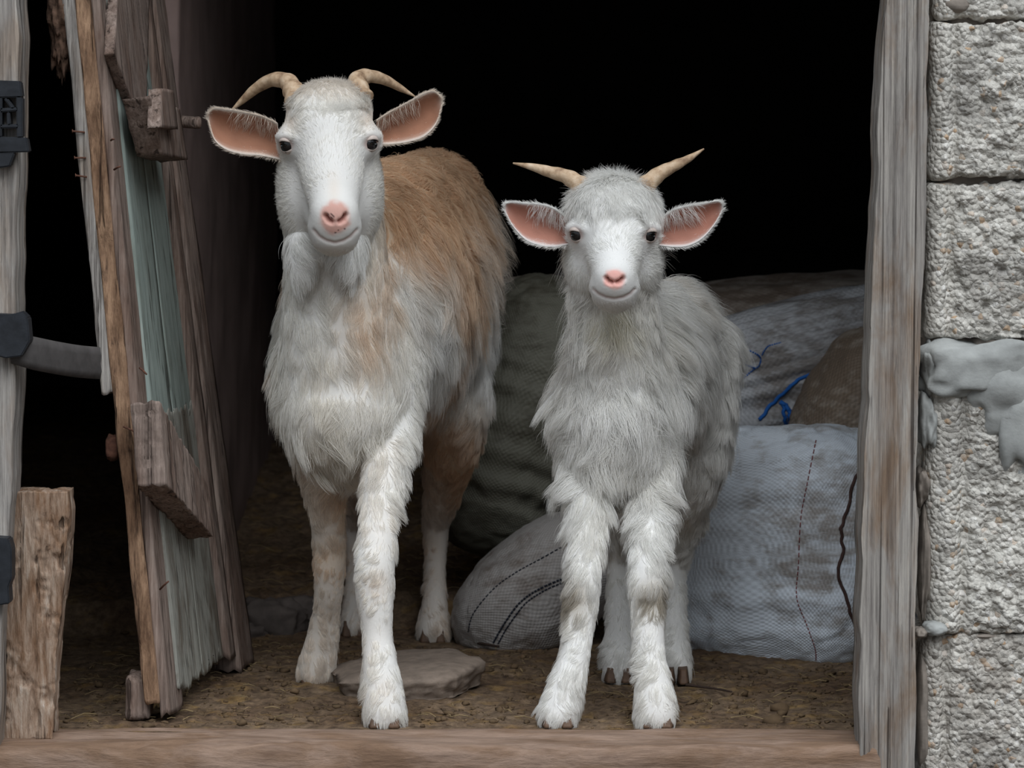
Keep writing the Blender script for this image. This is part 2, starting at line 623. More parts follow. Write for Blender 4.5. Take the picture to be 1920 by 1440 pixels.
def lerp_tab(tab, y):
    tab = sorted(tab)
    return np.interp(y, [t[0] for t in tab], [t[1] for t in tab])


def timber(name, left, right, y0, y1, Y0, Y1, mat, seed, groove=0.004, res=(26, 8, 200), edge=0.004, parent=None, gscale=(90, 4), notch=0.0):
    """an upright timber: left and right outlines are tables of (row, column) in the photograph, at the depth Y0 of its face"""
    V, F = boxgrid(*res)
    rows = y1 + (y0 - y1) * V[:, 2]
    pl = np.array([P(l, r, Y0) for l, r in zip(lerp_tab(left, rows), rows)])
    pr = np.array([P(l, r, Y0) for l, r in zip(lerp_tab(right, rows), rows)])
    W = pl + (pr - pl) * V[:, :1]
    W[:, 1] = Y0 + (Y1 - Y0) * V[:, 1]
    q = np.stack([W[:, 0] * gscale[0], W[:, 1] * gscale[0], W[:, 2] * gscale[1]], -1)
    g = fbm(q, 3, seed, 0.6)
    g = np.where(g < -0.25, g * 2.0, g)
    out = box_out(V)
    wob = fbm(np.stack([W[:, 2] * 0, W[:, 2] * 0, W[:, 2] * 18], -1) + np.round(V[:, :1]) * 9.0, 3, seed + 3)
    W = W + out * (g * groove)[:, None]
    W[:, 0] += np.sign(out[:, 0]) * (np.abs(out[:, 0]) > 0.4) * wob * edge
    if notch:
        n2 = fbm(W * 40, 3, seed + 6)
        W = W - out * (np.clip(n2 - 0.15, 0, 1) * notch)[:, None]
    o = mesh_obj(name, W, F, mat)
    if parent is not None:
        put(o, parent)
    return o


post = timber('trim_1', [(-1150, 1690), (0, 1661), (120, 1655), (200, 1650), (400, 1641), (700, 1628), (1000, 1618), (1300, 1613), (1500, 1612)],
              [(-1150, 1776), (0, 1742), (400, 1733), (700, 1725), (1000, 1720), (1500, 1716)], -1150, 1580, -0.15, -0.07, W_POST, 2, 0.0034, (56, 8, 420), 0.0035, None, (130, 3))
tag(post, 'tall weathered grey-brown timber door post against the block wall', kind='structure')

lp = empty('trim_2', P(-10, 1400, -0.13))
tag(lp, 'silvery weathered door post carrying black rubber hinges', kind='structure')
timber('post_timber', [(-1150, -60), (1580, -100)], [(-1150, 40), (0, 33), (150, 34), (300, 31), (550, 25), (690, 30), (740, 28), (850, 21), (1000, 17), (1100, 6), (1300, -2), (1580, -6)],
       -1150, 1580, -0.15, -0.06, W_GREY, 5, 0.003, (44, 8, 380), 0.003, lp, (130, 3))

# sill
V, F = boxgrid(260, 26, 12)
s0 = np.array([-0.80, -0.152, -0.20]); s1 = np.array([0.474, -0.022, -0.001])
W = s0 + V * (s1 - s0)
rr = 0.012
c = np.clip(W, s0 + rr, s1 - rr); off = W - c; on = np.linalg.norm(off, axis=1) > 1e-6
W = np.where(on[:, None], c + norm(off) * rr, W)
sn = fbm(W * np.array([9, 40, 40]), 4, 77) * 0.005 + fbm(W * np.array([3, 8, 8]), 2, 70) * 0.004
chip = np.clip(fbm(W * np.array([14, 20, 20]), 3, 78) - 0.2, 0, 1) * 0.02 * (W[:, 1] < -0.13) * (W[:, 2] > -0.03)
W = W + box_out(V) * (sn - chip)[:, None]
sill = tag(mesh_obj('trim_3', W, F, W_SILL), 'worn reddish-brown timber threshold dusted with dirt', kind='structure')

# ------------------------------------------------------------------ the plank door standing open
DA, DB = P(322, 1338, 0.02), P(190, 0, 0.02)
DC, DD = P(458, 1246, 0.50), P(289, 0, 0.50)
DN = norm(np.cross(DC - DA, DB - DA))
if DN[0] < 0:
    DN = -DN


def dmap(u, v, w):
    u, v, w = np.asarray(u)[..., None], np.asarray(v)[..., None], np.asarray(w)[..., None]
    return (DA * (1 - u) + DC * u) * (1 - v) + (DB * (1 - u) + DD * u) * v + DN * w


def duv(px, py, w=0.0):
    x = np.array([0.5, 0.5])
    for _ in range(25):
        f = proj(dmap(x[0], x[1], w)) - np.array([px, py])
        e = 1e-4
        J = np.stack([(proj(dmap(x[0] + e, x[1], w)) - proj(dmap(x[0], x[1], w))) / e, (proj(dmap(x[0], x[1] + e, w)) - proj(dmap(x[0], x[1], w))) / e], -1)
        x = x - np.linalg.solve(J, f)
    return x


door = empty('door_1', tuple(DA))
tag(door, 'leaning old plank door with faded green panel and wooden braces', kind='structure')


def dpiece(name, quad, w0, w1, mat, seed, res=(10, 120, 5), amp=0.0025, edge=0.004, ends=0.012, parent=door, gs=(70, 5)):
    """quad: four (u, v) corners: low-front, low-rear, high-rear, high-front"""
    V, F = boxgrid(res[0], res[2], res[1])
    q = np.array(quad, float)
    a, b, cth = V[:, :1], V[:, 2:3], V[:, 1]
    fray = fbm(np.stack([V[:, 0] * res[0] * 0.55, cth * 4, V[:, 2] * 0], -1), 3, seed + 2) * ends * 0.7
    uv = (q[0] * (1 - a) + q[1] * a) * (1 - b) + (q[3] * (1 - a) + q[2] * a) * b
    uv = uv + np.stack([np.zeros(len(V)), fray * np.where(V[:, 2] < 0.5, 1, -1) * (np.abs(V[:, 2] - 0.5) > 0.48)], -1)
    W = dmap(uv[:, 0], uv[:, 1], w0 + (w1 - w0) * cth)
    g = fbm(np.stack([uv[:, 0] * gs[0] * 0.5, W[:, 0] * gs[0], uv[:, 1] * gs[1]], -1), 3, seed, 0.6)
    du = norm(DC - DA)
    out = box_out(V[:, [0, 1, 2]])
    dirw = DN * (1 if w1 > w0 else -1)
    W = W + dirw * (out[:, 1] * g * amp)[:, None] + du * (out[:, 0] * (g * amp + edge * fbm(np.stack([V[:, 2] * 14, V[:, 2] * 0 + seed, V[:, 0] * 0], -1), 3, seed + 5)))[:, None]
    o = mesh_obj(name, W, F, mat)
    put(o, parent)
    return o


TOPV = 1.24
vj = duv(228, 735, -0.02)[1]
vb = duv(248, 960, -0.02)[1]
# front edge: outer batten, rotten inner board (its lower length broken off and set back)
dpiece('batten', [(-0.045, vj), (0.1, vj), (0.1, TOPV), (-0.045, TOPV)], -0.047, -0.033, W_GREY, 3, (6, 150, 5), 0.003, 0.003)
dpiece('edge_board', [(-0.03, 0.02), (0.10, 0.02), (0.10, TOPV), (-0.03, TOPV)], -0.0335, -0.012, W_TAN, 4, (6, 200, 6), 0.006, 0.010)
dpiece('stile', [(-0.022, 0.0), (0.16, 0.0), (0.16, TOPV), (-0.022, TOPV)], -0.0125, -0.001, W_BROWN, 6, (8, 160, 4), 0.002, 0.003)
# painted boards
dpiece('plank', [(0.10, 0.40), (0.40, 0.40), (0.40, TOPV), (0.10, TOPV)], -0.02, 0.002, W_GREEN, 8, (10, 140, 4), 0.001, 0.001)
dpiece('plank', [(0.405, 0.40), (0.72, 0.40), (0.72, TOPV), (0.405, TOPV)], -0.02, 0.002, W_GREEN, 9, (10, 140, 4), 0.001, 0.001)
dpiece('plank', [(0.10, 0.022), (0.40, 0.03), (0.40, 0.41), (0.10, 0.41)], -0.02, 0.003, W_GREYGREEN, 10, (26, 60, 4), 0.001, 0.001, 0.02)
dpiece('plank', [(0.405, 0.025), (0.74, 0.035), (0.74, 0.41), (0.405, 0.41)], -0.02, 0.003, W_GREYGREEN, 11, (26, 60, 4), 0.001, 0.001, 0.025)
dpiece('moulding', [(0.70, 0.03), (0.78, 0.03), (0.78, TOPV), (0.70, TOPV)], -0.02, 0.012, W_BROWN, 12, (4, 120, 4), 0.002, 0.002)
dpiece('rear_stile', [(0.79, 0.005), (1.0, 0.005), (1.0, TOPV), (0.79, TOPV)], -0.022, 0.016, W_BROWN, 13, (8, 140, 4), 0.003, 0.003)
# braces
q = [duv(214, 100, 0.014), duv(272, 258, 0.014), duv(280, -60, 0.014), duv(226, -170, 0.014)]
dpiece('brace', [tuple(q[0]), tuple(q[1]), tuple(q[2]), tuple(q[3])], 0.0, 0.014, W_BROWN, 14, (40, 40, 4), 0.002, 0.001, 0.0)
q = [duv(312, 908, 0.04), duv(401, 1008, 0.04), duv(390, 910, 0.04), duv(298, 752, 0.04)]
dpiece('brace', [tuple(x) for x in q], 0.002, 0.040, W_BROWN, 15, (60, 30, 8), 0.003, 0.002, 0.006, door, (110, 30))
# wooden latch
q = [duv(306, 290, 0.05), duv(352, 300, 0.05), duv(338, 205, 0.05), duv(280, 180, 0.05)]
lt = dpiece('latch_block', [tuple(x) for x in q], 0.014, 0.05, W_BROWN, 16, (16, 16, 6), 0.002, 0.001, 0.003)
q = [duv(300, 238, 0.062), duv(334, 242, 0.062), duv(326, 170, 0.062), duv(302, 166, 0.062)]
o = dpiece('latch_peg', [tuple(x) for x in q], 0.045, 0.062, W_BROWN, 17, (8, 12, 4), 0.001, 0.001, 0.002)
pt = np.array([P(338, 228, 0.44), P(352, 229, 0.43), P(366, 230, 0.42), P(378, 230, 0.42)])
V, F = tube(resample(pt, 14), np.concatenate([np.full(12, 0.009), [0.008, 0.004]]), 12)
put(mesh_obj('latch_bolt', V, F, W_BROWN), door)
# odd blocks nailed behind the front edge
o = lump('wedge_block', P(262, 1303, 0.05), (M(24, 0), 0.03, M(44, 0)), W_BROWN, 22, door, 0.16, 2.0, 30, 20, 6)
o = lump('iron_keeper', P(212, 838, 0.06), (M(13, 0), 0.02, M(24, 0)), RUST, 23, door, 0.25, 2.0, 20, 14, 4)
for (px, py, ln, dy) in [(149, 246, 12, 2), (151, 296, 10, 0), (153, 329, 10, 3)]:
    V, F = tube(np.array([P(px + 10, py + dy, -0.0), P(px - ln, py, -0.005), P(px - ln - 1.5, py, -0.005)]), [0.0013, 0.0013, 0.003], 8)
    put(mesh_obj('nail', V, F, RUST), door)
for (px, py, qx, qy) in [(208, 263, 214, 261), (214, 318, 226, 312), (262, 690, 275, 702), (300, 1105, 316, 1090), (232, 800, 262, 815)]:
    V, F = tube(np.array([P(px, py, 0.0), P((px + qx) / 2, (py + qy) / 2 - 1, -0.012), P(qx, qy, -0.016)]), [0.0014, 0.0014, 0.0012], 6)
    put(mesh_obj('nail', V, F, RUST), door)

nest = lump('mud_nest', P(116, 40, 0.03), (M(24, 0), 0.025, M(95, 0)), NEST, 31, None, 0.5, 4.0, 60, 50, 2.0)
tag(nest, 'crumbly brown mud and straw clump hanging behind the door edge', 'mud clump')

# chunk of timber leaning at the foot of the silvery post
chunk = timber('timber_block', [(918, 26), (1000, 22), (1200, 10), (1388, 2)], [(918, 124), (960, 129), (1050, 124), (1150, 116), (1250, 104), (1330, 100), (1388, 98)],
               922, 1386, -0.100, -0.045, W_CHUNK, 14, 0.003, (44, 16, 170), 0.002, None, (90, 14), 0.010)
tag(chunk, 'short pitted timber block standing on the threshold at the post foot', 'wood block')

# black rubber hinges on the silvery post


def rubber(name, outline, Y0, th, holes=(), seed=0):
    """flat rubber piece by its outline, with holes left open between bars"""
    bm = bmesh.new()
    vs = [bm.verts.new(P(x, y, Y0)) for x, y in outline]
    f = bm.faces.new(vs)
    r = bmesh.ops.extrude_face_region(bm, geom=[f])
    for v in [g for g in r['geom'] if isinstance(g, bmesh.types.BMVert)]:
        v.co.y += th
    bmesh.ops.recalc_face_normals(bm, faces=bm.faces)
    bmesh.ops.bevel(bm, geom=list(bm.edges), offset=0.0015, segments=2, affect='EDGES')
    me = bpy.data.meshes.new(name)
    bm.to_mesh(me)
    bm.free()
    me.materials.append(RUBBER)
    o = bpy.data.objects.new(name, me)
    COL.objects.link(o)
    return o


yb = -0.170
h1 = empty('lattice_bracket', P(15, 225, -0.15))
put(h1, lp)
for out in ([(-20, 150), (38, 152), (42, 182), (-20, 184)], [(-20, 255), (50, 258), (55, 285), (-20, 287)], [(-8, 182), (4, 182), (3, 257), (-10, 257)], [(30, 180), (42, 182), (42, 258), (31, 258)],
            [(-2, 203), (34, 201), (34, 208), (-2, 211)], [(-2, 234), (36, 232), (36, 240), (-2, 241)], [(6, 184), (14, 184), (28, 202), (20, 204)], [(12, 210), (18, 209), (20, 234), (13, 235)], [(-10, 285), (28, 286), (18, 312), (-10, 316)]):
    o = rubber('rubber_bar', out, yb, 0.02)
    put(o, h1)
h2 = rubber('hinge_pad', [(-20, 588), (20, 590), (40, 584), (52, 596), (56, 640), (40, 668), (10, 672), (-20, 664)], -0.178, 0.03)
put(h2, lp)
h3 = rubber('hinge_pad', [(-20, 1008), (16, 1010), (22, 1030), (22, 1085), (16, 1100), (18, 1132), (-20, 1138)], -0.178, 0.03)
put(h3, lp)

# grey strap tying the post to the door
sp = [P(20, 655, -0.155), P(60, 662, -0.15), P(110, 672, -0.10), P(150, 678, -0.05), P(200, 682, 0.02)]
sp = resample(np.array(sp), 40)
hw = np.interp(np.linspace(0, 1, 40), [0, 0.25, 1], [M(26, -0.1), M(31, -0.1), M(30, 0)])
V = []
for k in range(40):
    sag = 0.004 * math.sin(k * 0.35)
    for (zz, yy) in ((-1, 0), (-0.5, -0.006), (0, -0.002), (0.5, -0.005), (1, 0), (1, 0.004), (0, 0.004), (-1, 0.004)):
        V.append(sp[k] + np.array([0, yy + sag * 0.2, zz * hw[k]]))
F = []
for k in range(39):
    for j in range(8):
        F.append((k * 8 + j, k * 8 + (j + 1) % 8, (k + 1) * 8 + (j + 1) % 8, (k + 1) * 8 + j))
strap = tag(mesh_obj('rubber_strap', V, F, STRAPMAT), 'wide grey rubber strap tying the plank door to the silvery post', 'strap')

# ------------------------------------------------------------------ sacks


def sack_mat(name, base, dirt, stripes=(), weave=420.0, dirt_lo=0.48, wave_amt=0.35, rough=0.6):
    """woven plastic: u runs around, v runs along the sack, both in metres; stripes: (u, half width, colour, dash)"""
    m, nt, b = new_mat(name, rough)
    tc = N(nt, 'ShaderNodeTexCoord')
    sp_ = N(nt, 'ShaderNodeSeparateXYZ')
    nt.links.new(tc.outputs['UV'], sp_.inputs[0])
    u, v = sp_.outputs[0], sp_.outputs[1]
    obj = coords(nt, (1, 1, 1))
    su = math_n(nt, 'SINE', math_n(nt, 'MULTIPLY', u, weave * 2.4))
    sv = math_n(nt, 'SINE', math_n(nt, 'MULTIPLY', v, weave * 2.4))
    wv = math_n(nt, 'ADD', math_n(nt, 'MULTIPLY', math_n(nt, 'MULTIPLY', su, sv), 0.5), 0.5)
    big = noise(nt, obj, 7.0, 5, 0.6, 0.3)
    mid = noise(nt, coords(nt, (1, 1, 2.5)), 26.0, 5, 0.65)
    c = mixc(nt, math_n(nt, 'MULTIPLY', wv, wave_amt), base, tuple(x * 0.42 for x in base))
    f = ramp(nt, math_n(nt, 'ADD', math_n(nt, 'MULTIPLY', big, 0.6), math_n(nt, 'MULTIPLY', mid, 0.4)), [(dirt_lo, (0, 0, 0)), (dirt_lo + 0.12, (0.8,) * 3)])
    c = mixc(nt, f, c, mixc(nt, 1.0, c, dirt, 'MULTIPLY'))
    for (s0, hw, col, dash) in stripes:
        wob = math_n(nt, 'MULTIPLY', math_n(nt, 'SUBTRACT', noise(nt, coords(nt, (1, 1, 1)), 5.0, 2), 0.5), 0.03)
        d = math_n(nt, 'ABSOLUTE', math_n(nt, 'SUBTRACT', math_n(nt, 'ADD', u, wob), s0))
        k = math_n(nt, 'LESS_THAN', d, hw)
        if dash:
            k = math_n(nt, 'MULTIPLY', k, math_n(nt, 'GREATER_THAN', math_n(nt, 'SINE', math_n(nt, 'MULTIPLY', v, dash)), -0.35))
        c = mixc(nt, math_n(nt, 'MULTIPLY', k, 0.8), c, col)
    nt.links.new(c, b.inputs['Base Color'])
    h = math_n(nt, 'ADD', math_n(nt, 'MULTIPLY', wv, 0.35), math_n(nt, 'MULTIPLY', mid, 1.2))
    bump(nt, b, h, 0.7, 0.003)
    return m


def sack(name, ctr, rad, mat, seed, rot=(0, 0, 0), p=(2.6, 2.8), pleat=None, amp=0.10, floor_at=None, taper=0.0, bend=0.0, nu=180, nv=120, slump=0.0):
    """stuffed sack: long axis is local Z, closed at both ends; pleat = (amount, count, from, to, phase) creases running round it"""
    u = np.linspace(0, 2 * math.pi, nu + 1)
    v = np.linspace(-math.pi / 2, math.pi / 2, nv)
    U, Vv = np.meshgrid(u, v)
    sp1 = lambda x, e: np.sign(x) * np.abs(x) ** (2.0 / e)
    D = np.stack([sp1(np.cos(Vv), p[0]) * sp1(np.cos(U), p[1]), sp1(np.cos(Vv), p[0]) * sp1(np.sin(U), p[1]), sp1(np.sin(Vv), p[0])], -1).reshape(-1, 3)
    r = 1 + amp * fbm(D * 1.4 + seed * 5.1, 3, seed, 0.45) + 0.018 * fbm(D * 9 + seed, 3, seed + 4)
    rdg = 1 - np.abs(fbm(D * np.array([3.0, 3.0, 5.0]) + seed * 2.3, 2, seed + 14))
    r = r - 0.030 * np.clip(rdg - 0.82, 0, 1) / 0.18 * (0.5 + 0.5 * fbm(D * 2 + 7, 2, seed + 15))
    W = D * np.array(rad) * r[:, None]
    t = D[:, 2]
    if taper:
        W[:, :2] *= (1 - taper * t)[:, None]
    if bend:
        W[:, 0] += bend * t * t
    if pleat:
        a, n, lo, hi, ph = pleat
        band = sstep(lo, lo + 0.25, t) * (1 - sstep(hi - 0.25, hi, t))
        uu = U.ravel()
        if a < 0:
            q = np.sin(uu * n + 1.6 * fbm(np.stack([uu * 2.0, t * 2.5, t * 0], -1), 2, seed) + ph + t * 1.2)
        else:
            q = np.sin(t * n + 1.3 * fbm(np.stack([uu * 1.5, t * 2, t * 0], -1), 2, seed) + ph + uu * 0.6)
        sharp = np.sign(q) * np.abs(q) ** 0.6
        W = W + norm(D * np.array([1, 1, 0.1])) * (abs(a) * band * sharp * (0.5 + 0.5 * fbm(np.stack([uu * 2.2, t * 1.5, t * 0], -1), 2, seed + 7)))[:, None]
    if slump:
        W[:, 0] *= 1 + slump * (0.5 - t) * 0.5
    Rm = np.array(Matrix.Rotation(rot[2], 3, 'Z') @ Matrix.Rotation(rot[1], 3, 'Y') @ Matrix.Rotation(rot[0], 3, 'X'))
    W = W @ Rm.T + np.array(ctr)
    if floor_at is not None:
        low = W[:, 2] < floor_at
        W[low, 2] = floor_at + (W[low, 2] - floor_at) * 0.03
    n1 = nu + 1
    F = []
    for j in range(nv - 1):
        for i in range(nu):
            F.append((j * n1 + i, j * n1 + i + 1, (j + 1) * n1 + i + 1, (j + 1) * n1 + i))
    circ = math.pi * (rad[0] + rad[1])
    uv = np.stack([U.ravel() / (2 * math.pi) * circ, (Vv.ravel() / math.pi + 0.5) * 2.2 * rad[2] * 1.3], -1)
    return mesh_obj(name, W, F, mat, uv=uv)


GREYBAG = srgb(220, 229, 239)
RED = srgb(120, 62, 62)
NAVY = srgb(36, 40, 52)
R = math.radians
m1 = sack_mat('pale_grey_woven_plastic', GREYBAG, srgb(160, 142, 124), (), 420, 0.49, 0.34)
m2 = sack_mat('blue_grey_woven_plastic', srgb(186, 188, 192), srgb(160, 148, 136), (), 360, 0.48, 0.3)
m3 = sack_mat('brown_dusty_woven_plastic', srgb(176, 166, 154), srgb(165, 148, 132), (), 300, 0.42, 0.5)
m4 = sack_mat('dust_covered_sacking', srgb(182, 172, 162), srgb(150, 134, 122), (), 240, 0.44, 0.25)
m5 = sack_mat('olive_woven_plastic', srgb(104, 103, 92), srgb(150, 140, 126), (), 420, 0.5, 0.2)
m6 = sack_mat('grey_brown_woven_plastic', srgb(174, 170, 167), srgb(165, 150, 138), (), 400, 0.5, 0.45)

s1 = sack('feed_sack', P(1490, 1042, 0.70), (0.20, 0.15, 0.196), m1, 3, (R(-6), R(-5), R(-33)), (3.6, 3.0), (0.003, 22, -0.9, 0.9, 0), 0.06, -0.005)
tag(s1, 'pale grey woven feed sack with thin red lines slumped on the dirt floor', 'sack', group='feed sacks heaped in the stable')
s2 = sack('feed_sack', P(1500, 735, 1.10), (0.152, 0.17, 0.305), m2, 6, (R(0), R(76), R(6)), (2.8, 2.8), (-0.009, 44, -0.98, 0.98, 0.5), 0.06)
tag(s2, 'blue-grey pleated feed sack stitched with bright blue thread', 'sack', group='feed sacks heaped in the stable')
s3 = sack('feed_sack', P(1622, 768, 0.84), (0.098, 0.12, 0.134), m3, 9, (R(10), R(30), R(10)), (2.6, 2.5), (0.002, 10, -0.8, 0.8, 0.2), 0.08)
tag(s3, 'dusty brown shiny sack lying on the pale sack against the door post', 'sack', group='feed sacks heaped in the stable')
s4 = sack('feed_sack', P(1530, 640, 1.50), (0.12, 0.2, 0.38), m4, 12, (0, R(88), R(-4)), (2.4, 2.6), None, 0.16)
tag(s4, 'dark sack buried in dust and hay behind the blue-stitched sack', 'sack', group='feed sacks heaped in the stable')
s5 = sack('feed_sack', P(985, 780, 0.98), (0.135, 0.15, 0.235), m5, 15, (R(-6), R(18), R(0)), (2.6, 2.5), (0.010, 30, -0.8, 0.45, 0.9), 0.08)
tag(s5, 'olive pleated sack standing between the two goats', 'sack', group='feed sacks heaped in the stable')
s6 = sack('feed_sack', P(1010, 1105, 0.74), (0.092, 0.11, 0.15), m6, 18, (R(0), R(52), R(4)), (2.5, 2.4), None, 0.06, -0.004)
tag(s6, 'grey sack with dark dashed lines lying low below the olive sack', 'sack', group='feed sacks heaped in the stable')
s7 = sack('feed_sack', P(985, 640, 1.40), (0.11, 0.15, 0.18), m4, 21, (0, R(84), R(3)), (2.5, 2.5), None, 0.12)
tag(s7, 'dark dust-covered sack lying behind the olive sack', 'sack', group='feed sacks heaped in the stable')

def bvh_of(o):
    me = o.data
    vs = [o.matrix_world @ v.co for v in me.vertices]
    return BVHTree.FromPolygons(vs, [tuple(p.vertices) for p in me.polygons])


def thread(name, o, pts, r, mat, dash=0, n=90, width=1.0, wob=0.0, seed=0):
    """a line laid on the surface of a sack: drawn where the photograph shows it, resting on the cloth"""
    tr = bvh_of(o)
    q = resample(np.array(pts, float), n)
    if wob:
        q = q + np.stack([vnoise(np.stack([np.arange(n) * 0.35, np.zeros(n), np.zeros(n)], -1), seed), vnoise(np.stack([np.arange(n) * 0.35, np.zeros(n) + 5, np.zeros(n)], -1), seed)], -1) * wob
    hit = []
    for x, y in q:
        h = tr.ray_cast(*ray(x, y))
        if h[0] is not None:
            hit.append((np.array(h[0]) + np.array(h[1]) * r * 0.3, np.array(h[1])))
        else:
            hit.append(None)
    S = Soup()
    run = []

    def flush(run):
        if len(run) >= 2:
            p = np.array([a for a, _ in run])
            V, F = tube(p, r, 6)
            S.add(V, F)
    for k, h in enumerate(hit):
        gap = dash and (k % dash) >= dash * 0.62
        if h is None or gap:
            if run and h is not None and gap:
                run.append(h)
            flush(run)
            run = []
        else:
            run.append(h)
    flush(run)
    if not S.n:
        return None
    return S.build(name, mat, o)


REDT = plain('faded_red_thread', RED, 0.8, 0.2)
BRNT = plain('brown_seam_thread', srgb(70, 52, 48), 0.85, 0.3)
NAVT = plain('dark_blue_thread', NAVY, 0.8, 0.2)
BLUT = plain('bright_blue_thread', srgb(30, 92, 168), 0.7, 0.2)
thread('red_line', s1, [(1530, 826), (1515, 900), (1502, 970), (1497, 1060), (1494, 1120), (1512, 1170), (1528, 1215), (1530, 1238)], 0.0009, REDT, 3, 140)
thread('seam', s1, [(1622, 845), (1600, 910), (1584, 970), (1577, 1000), (1580, 1040), (1572, 1075), (1586, 1120), (1600, 1160), (1618, 1190)], 0.0026, BRNT, 0, 80, wob=3.0)
thread('dark_line', s6, [(878, 1185), (888, 1150), (925, 1105), (965, 1075), (1010, 1050), (1060, 1022)], 0.0011, NAVT, 3, 100)
thread('dashed_line', s6, [(925, 1205), (945, 1170), (975, 1130), (1010, 1105), (1055, 1085)], 0.0016, NAVT, 4, 110)
thread('dashed_line', s6, [(934, 1207), (954, 1172), (984, 1133), (1018, 1109), (1060, 1090)], 0.0013, NAVT, 4, 110)
thread('blue_stitching', s2, [(1425, 788), (1445, 760), (1470, 735), (1500, 712), (1530, 698), (1560, 686)], 0.0032, BLUT, 0, 60, wob=1.5)
thread('blue_stitching', s2, [(1465, 755), (1478, 768), (1484, 792)], 0.004, BLUT, 0, 30, wob=3.0)
thread('blue_stitching', s2, [(1470, 760), (1470, 780), (1476, 800)], 0.003, BLUT, 0, 30, wob=3.0)
thread('blue_stitching', s2, [(1360, 642), (1400, 656), (1424, 668), (1424, 684), (1410, 695), (1390, 714)], 0.0014, BLUT, 3, 90)
thread('blue_stitching', s2, [(1464, 642), (1440, 650), (1428, 666)], 0.0013, BLUT, 3, 40)
thread('blue_stitching', s2, [(1355, 672), (1385, 680), (1415, 690)], 0.0014, BLUT, 3, 60)

# ------------------------------------------------------------------ animals: signed distance bodies, meshed by surface nets


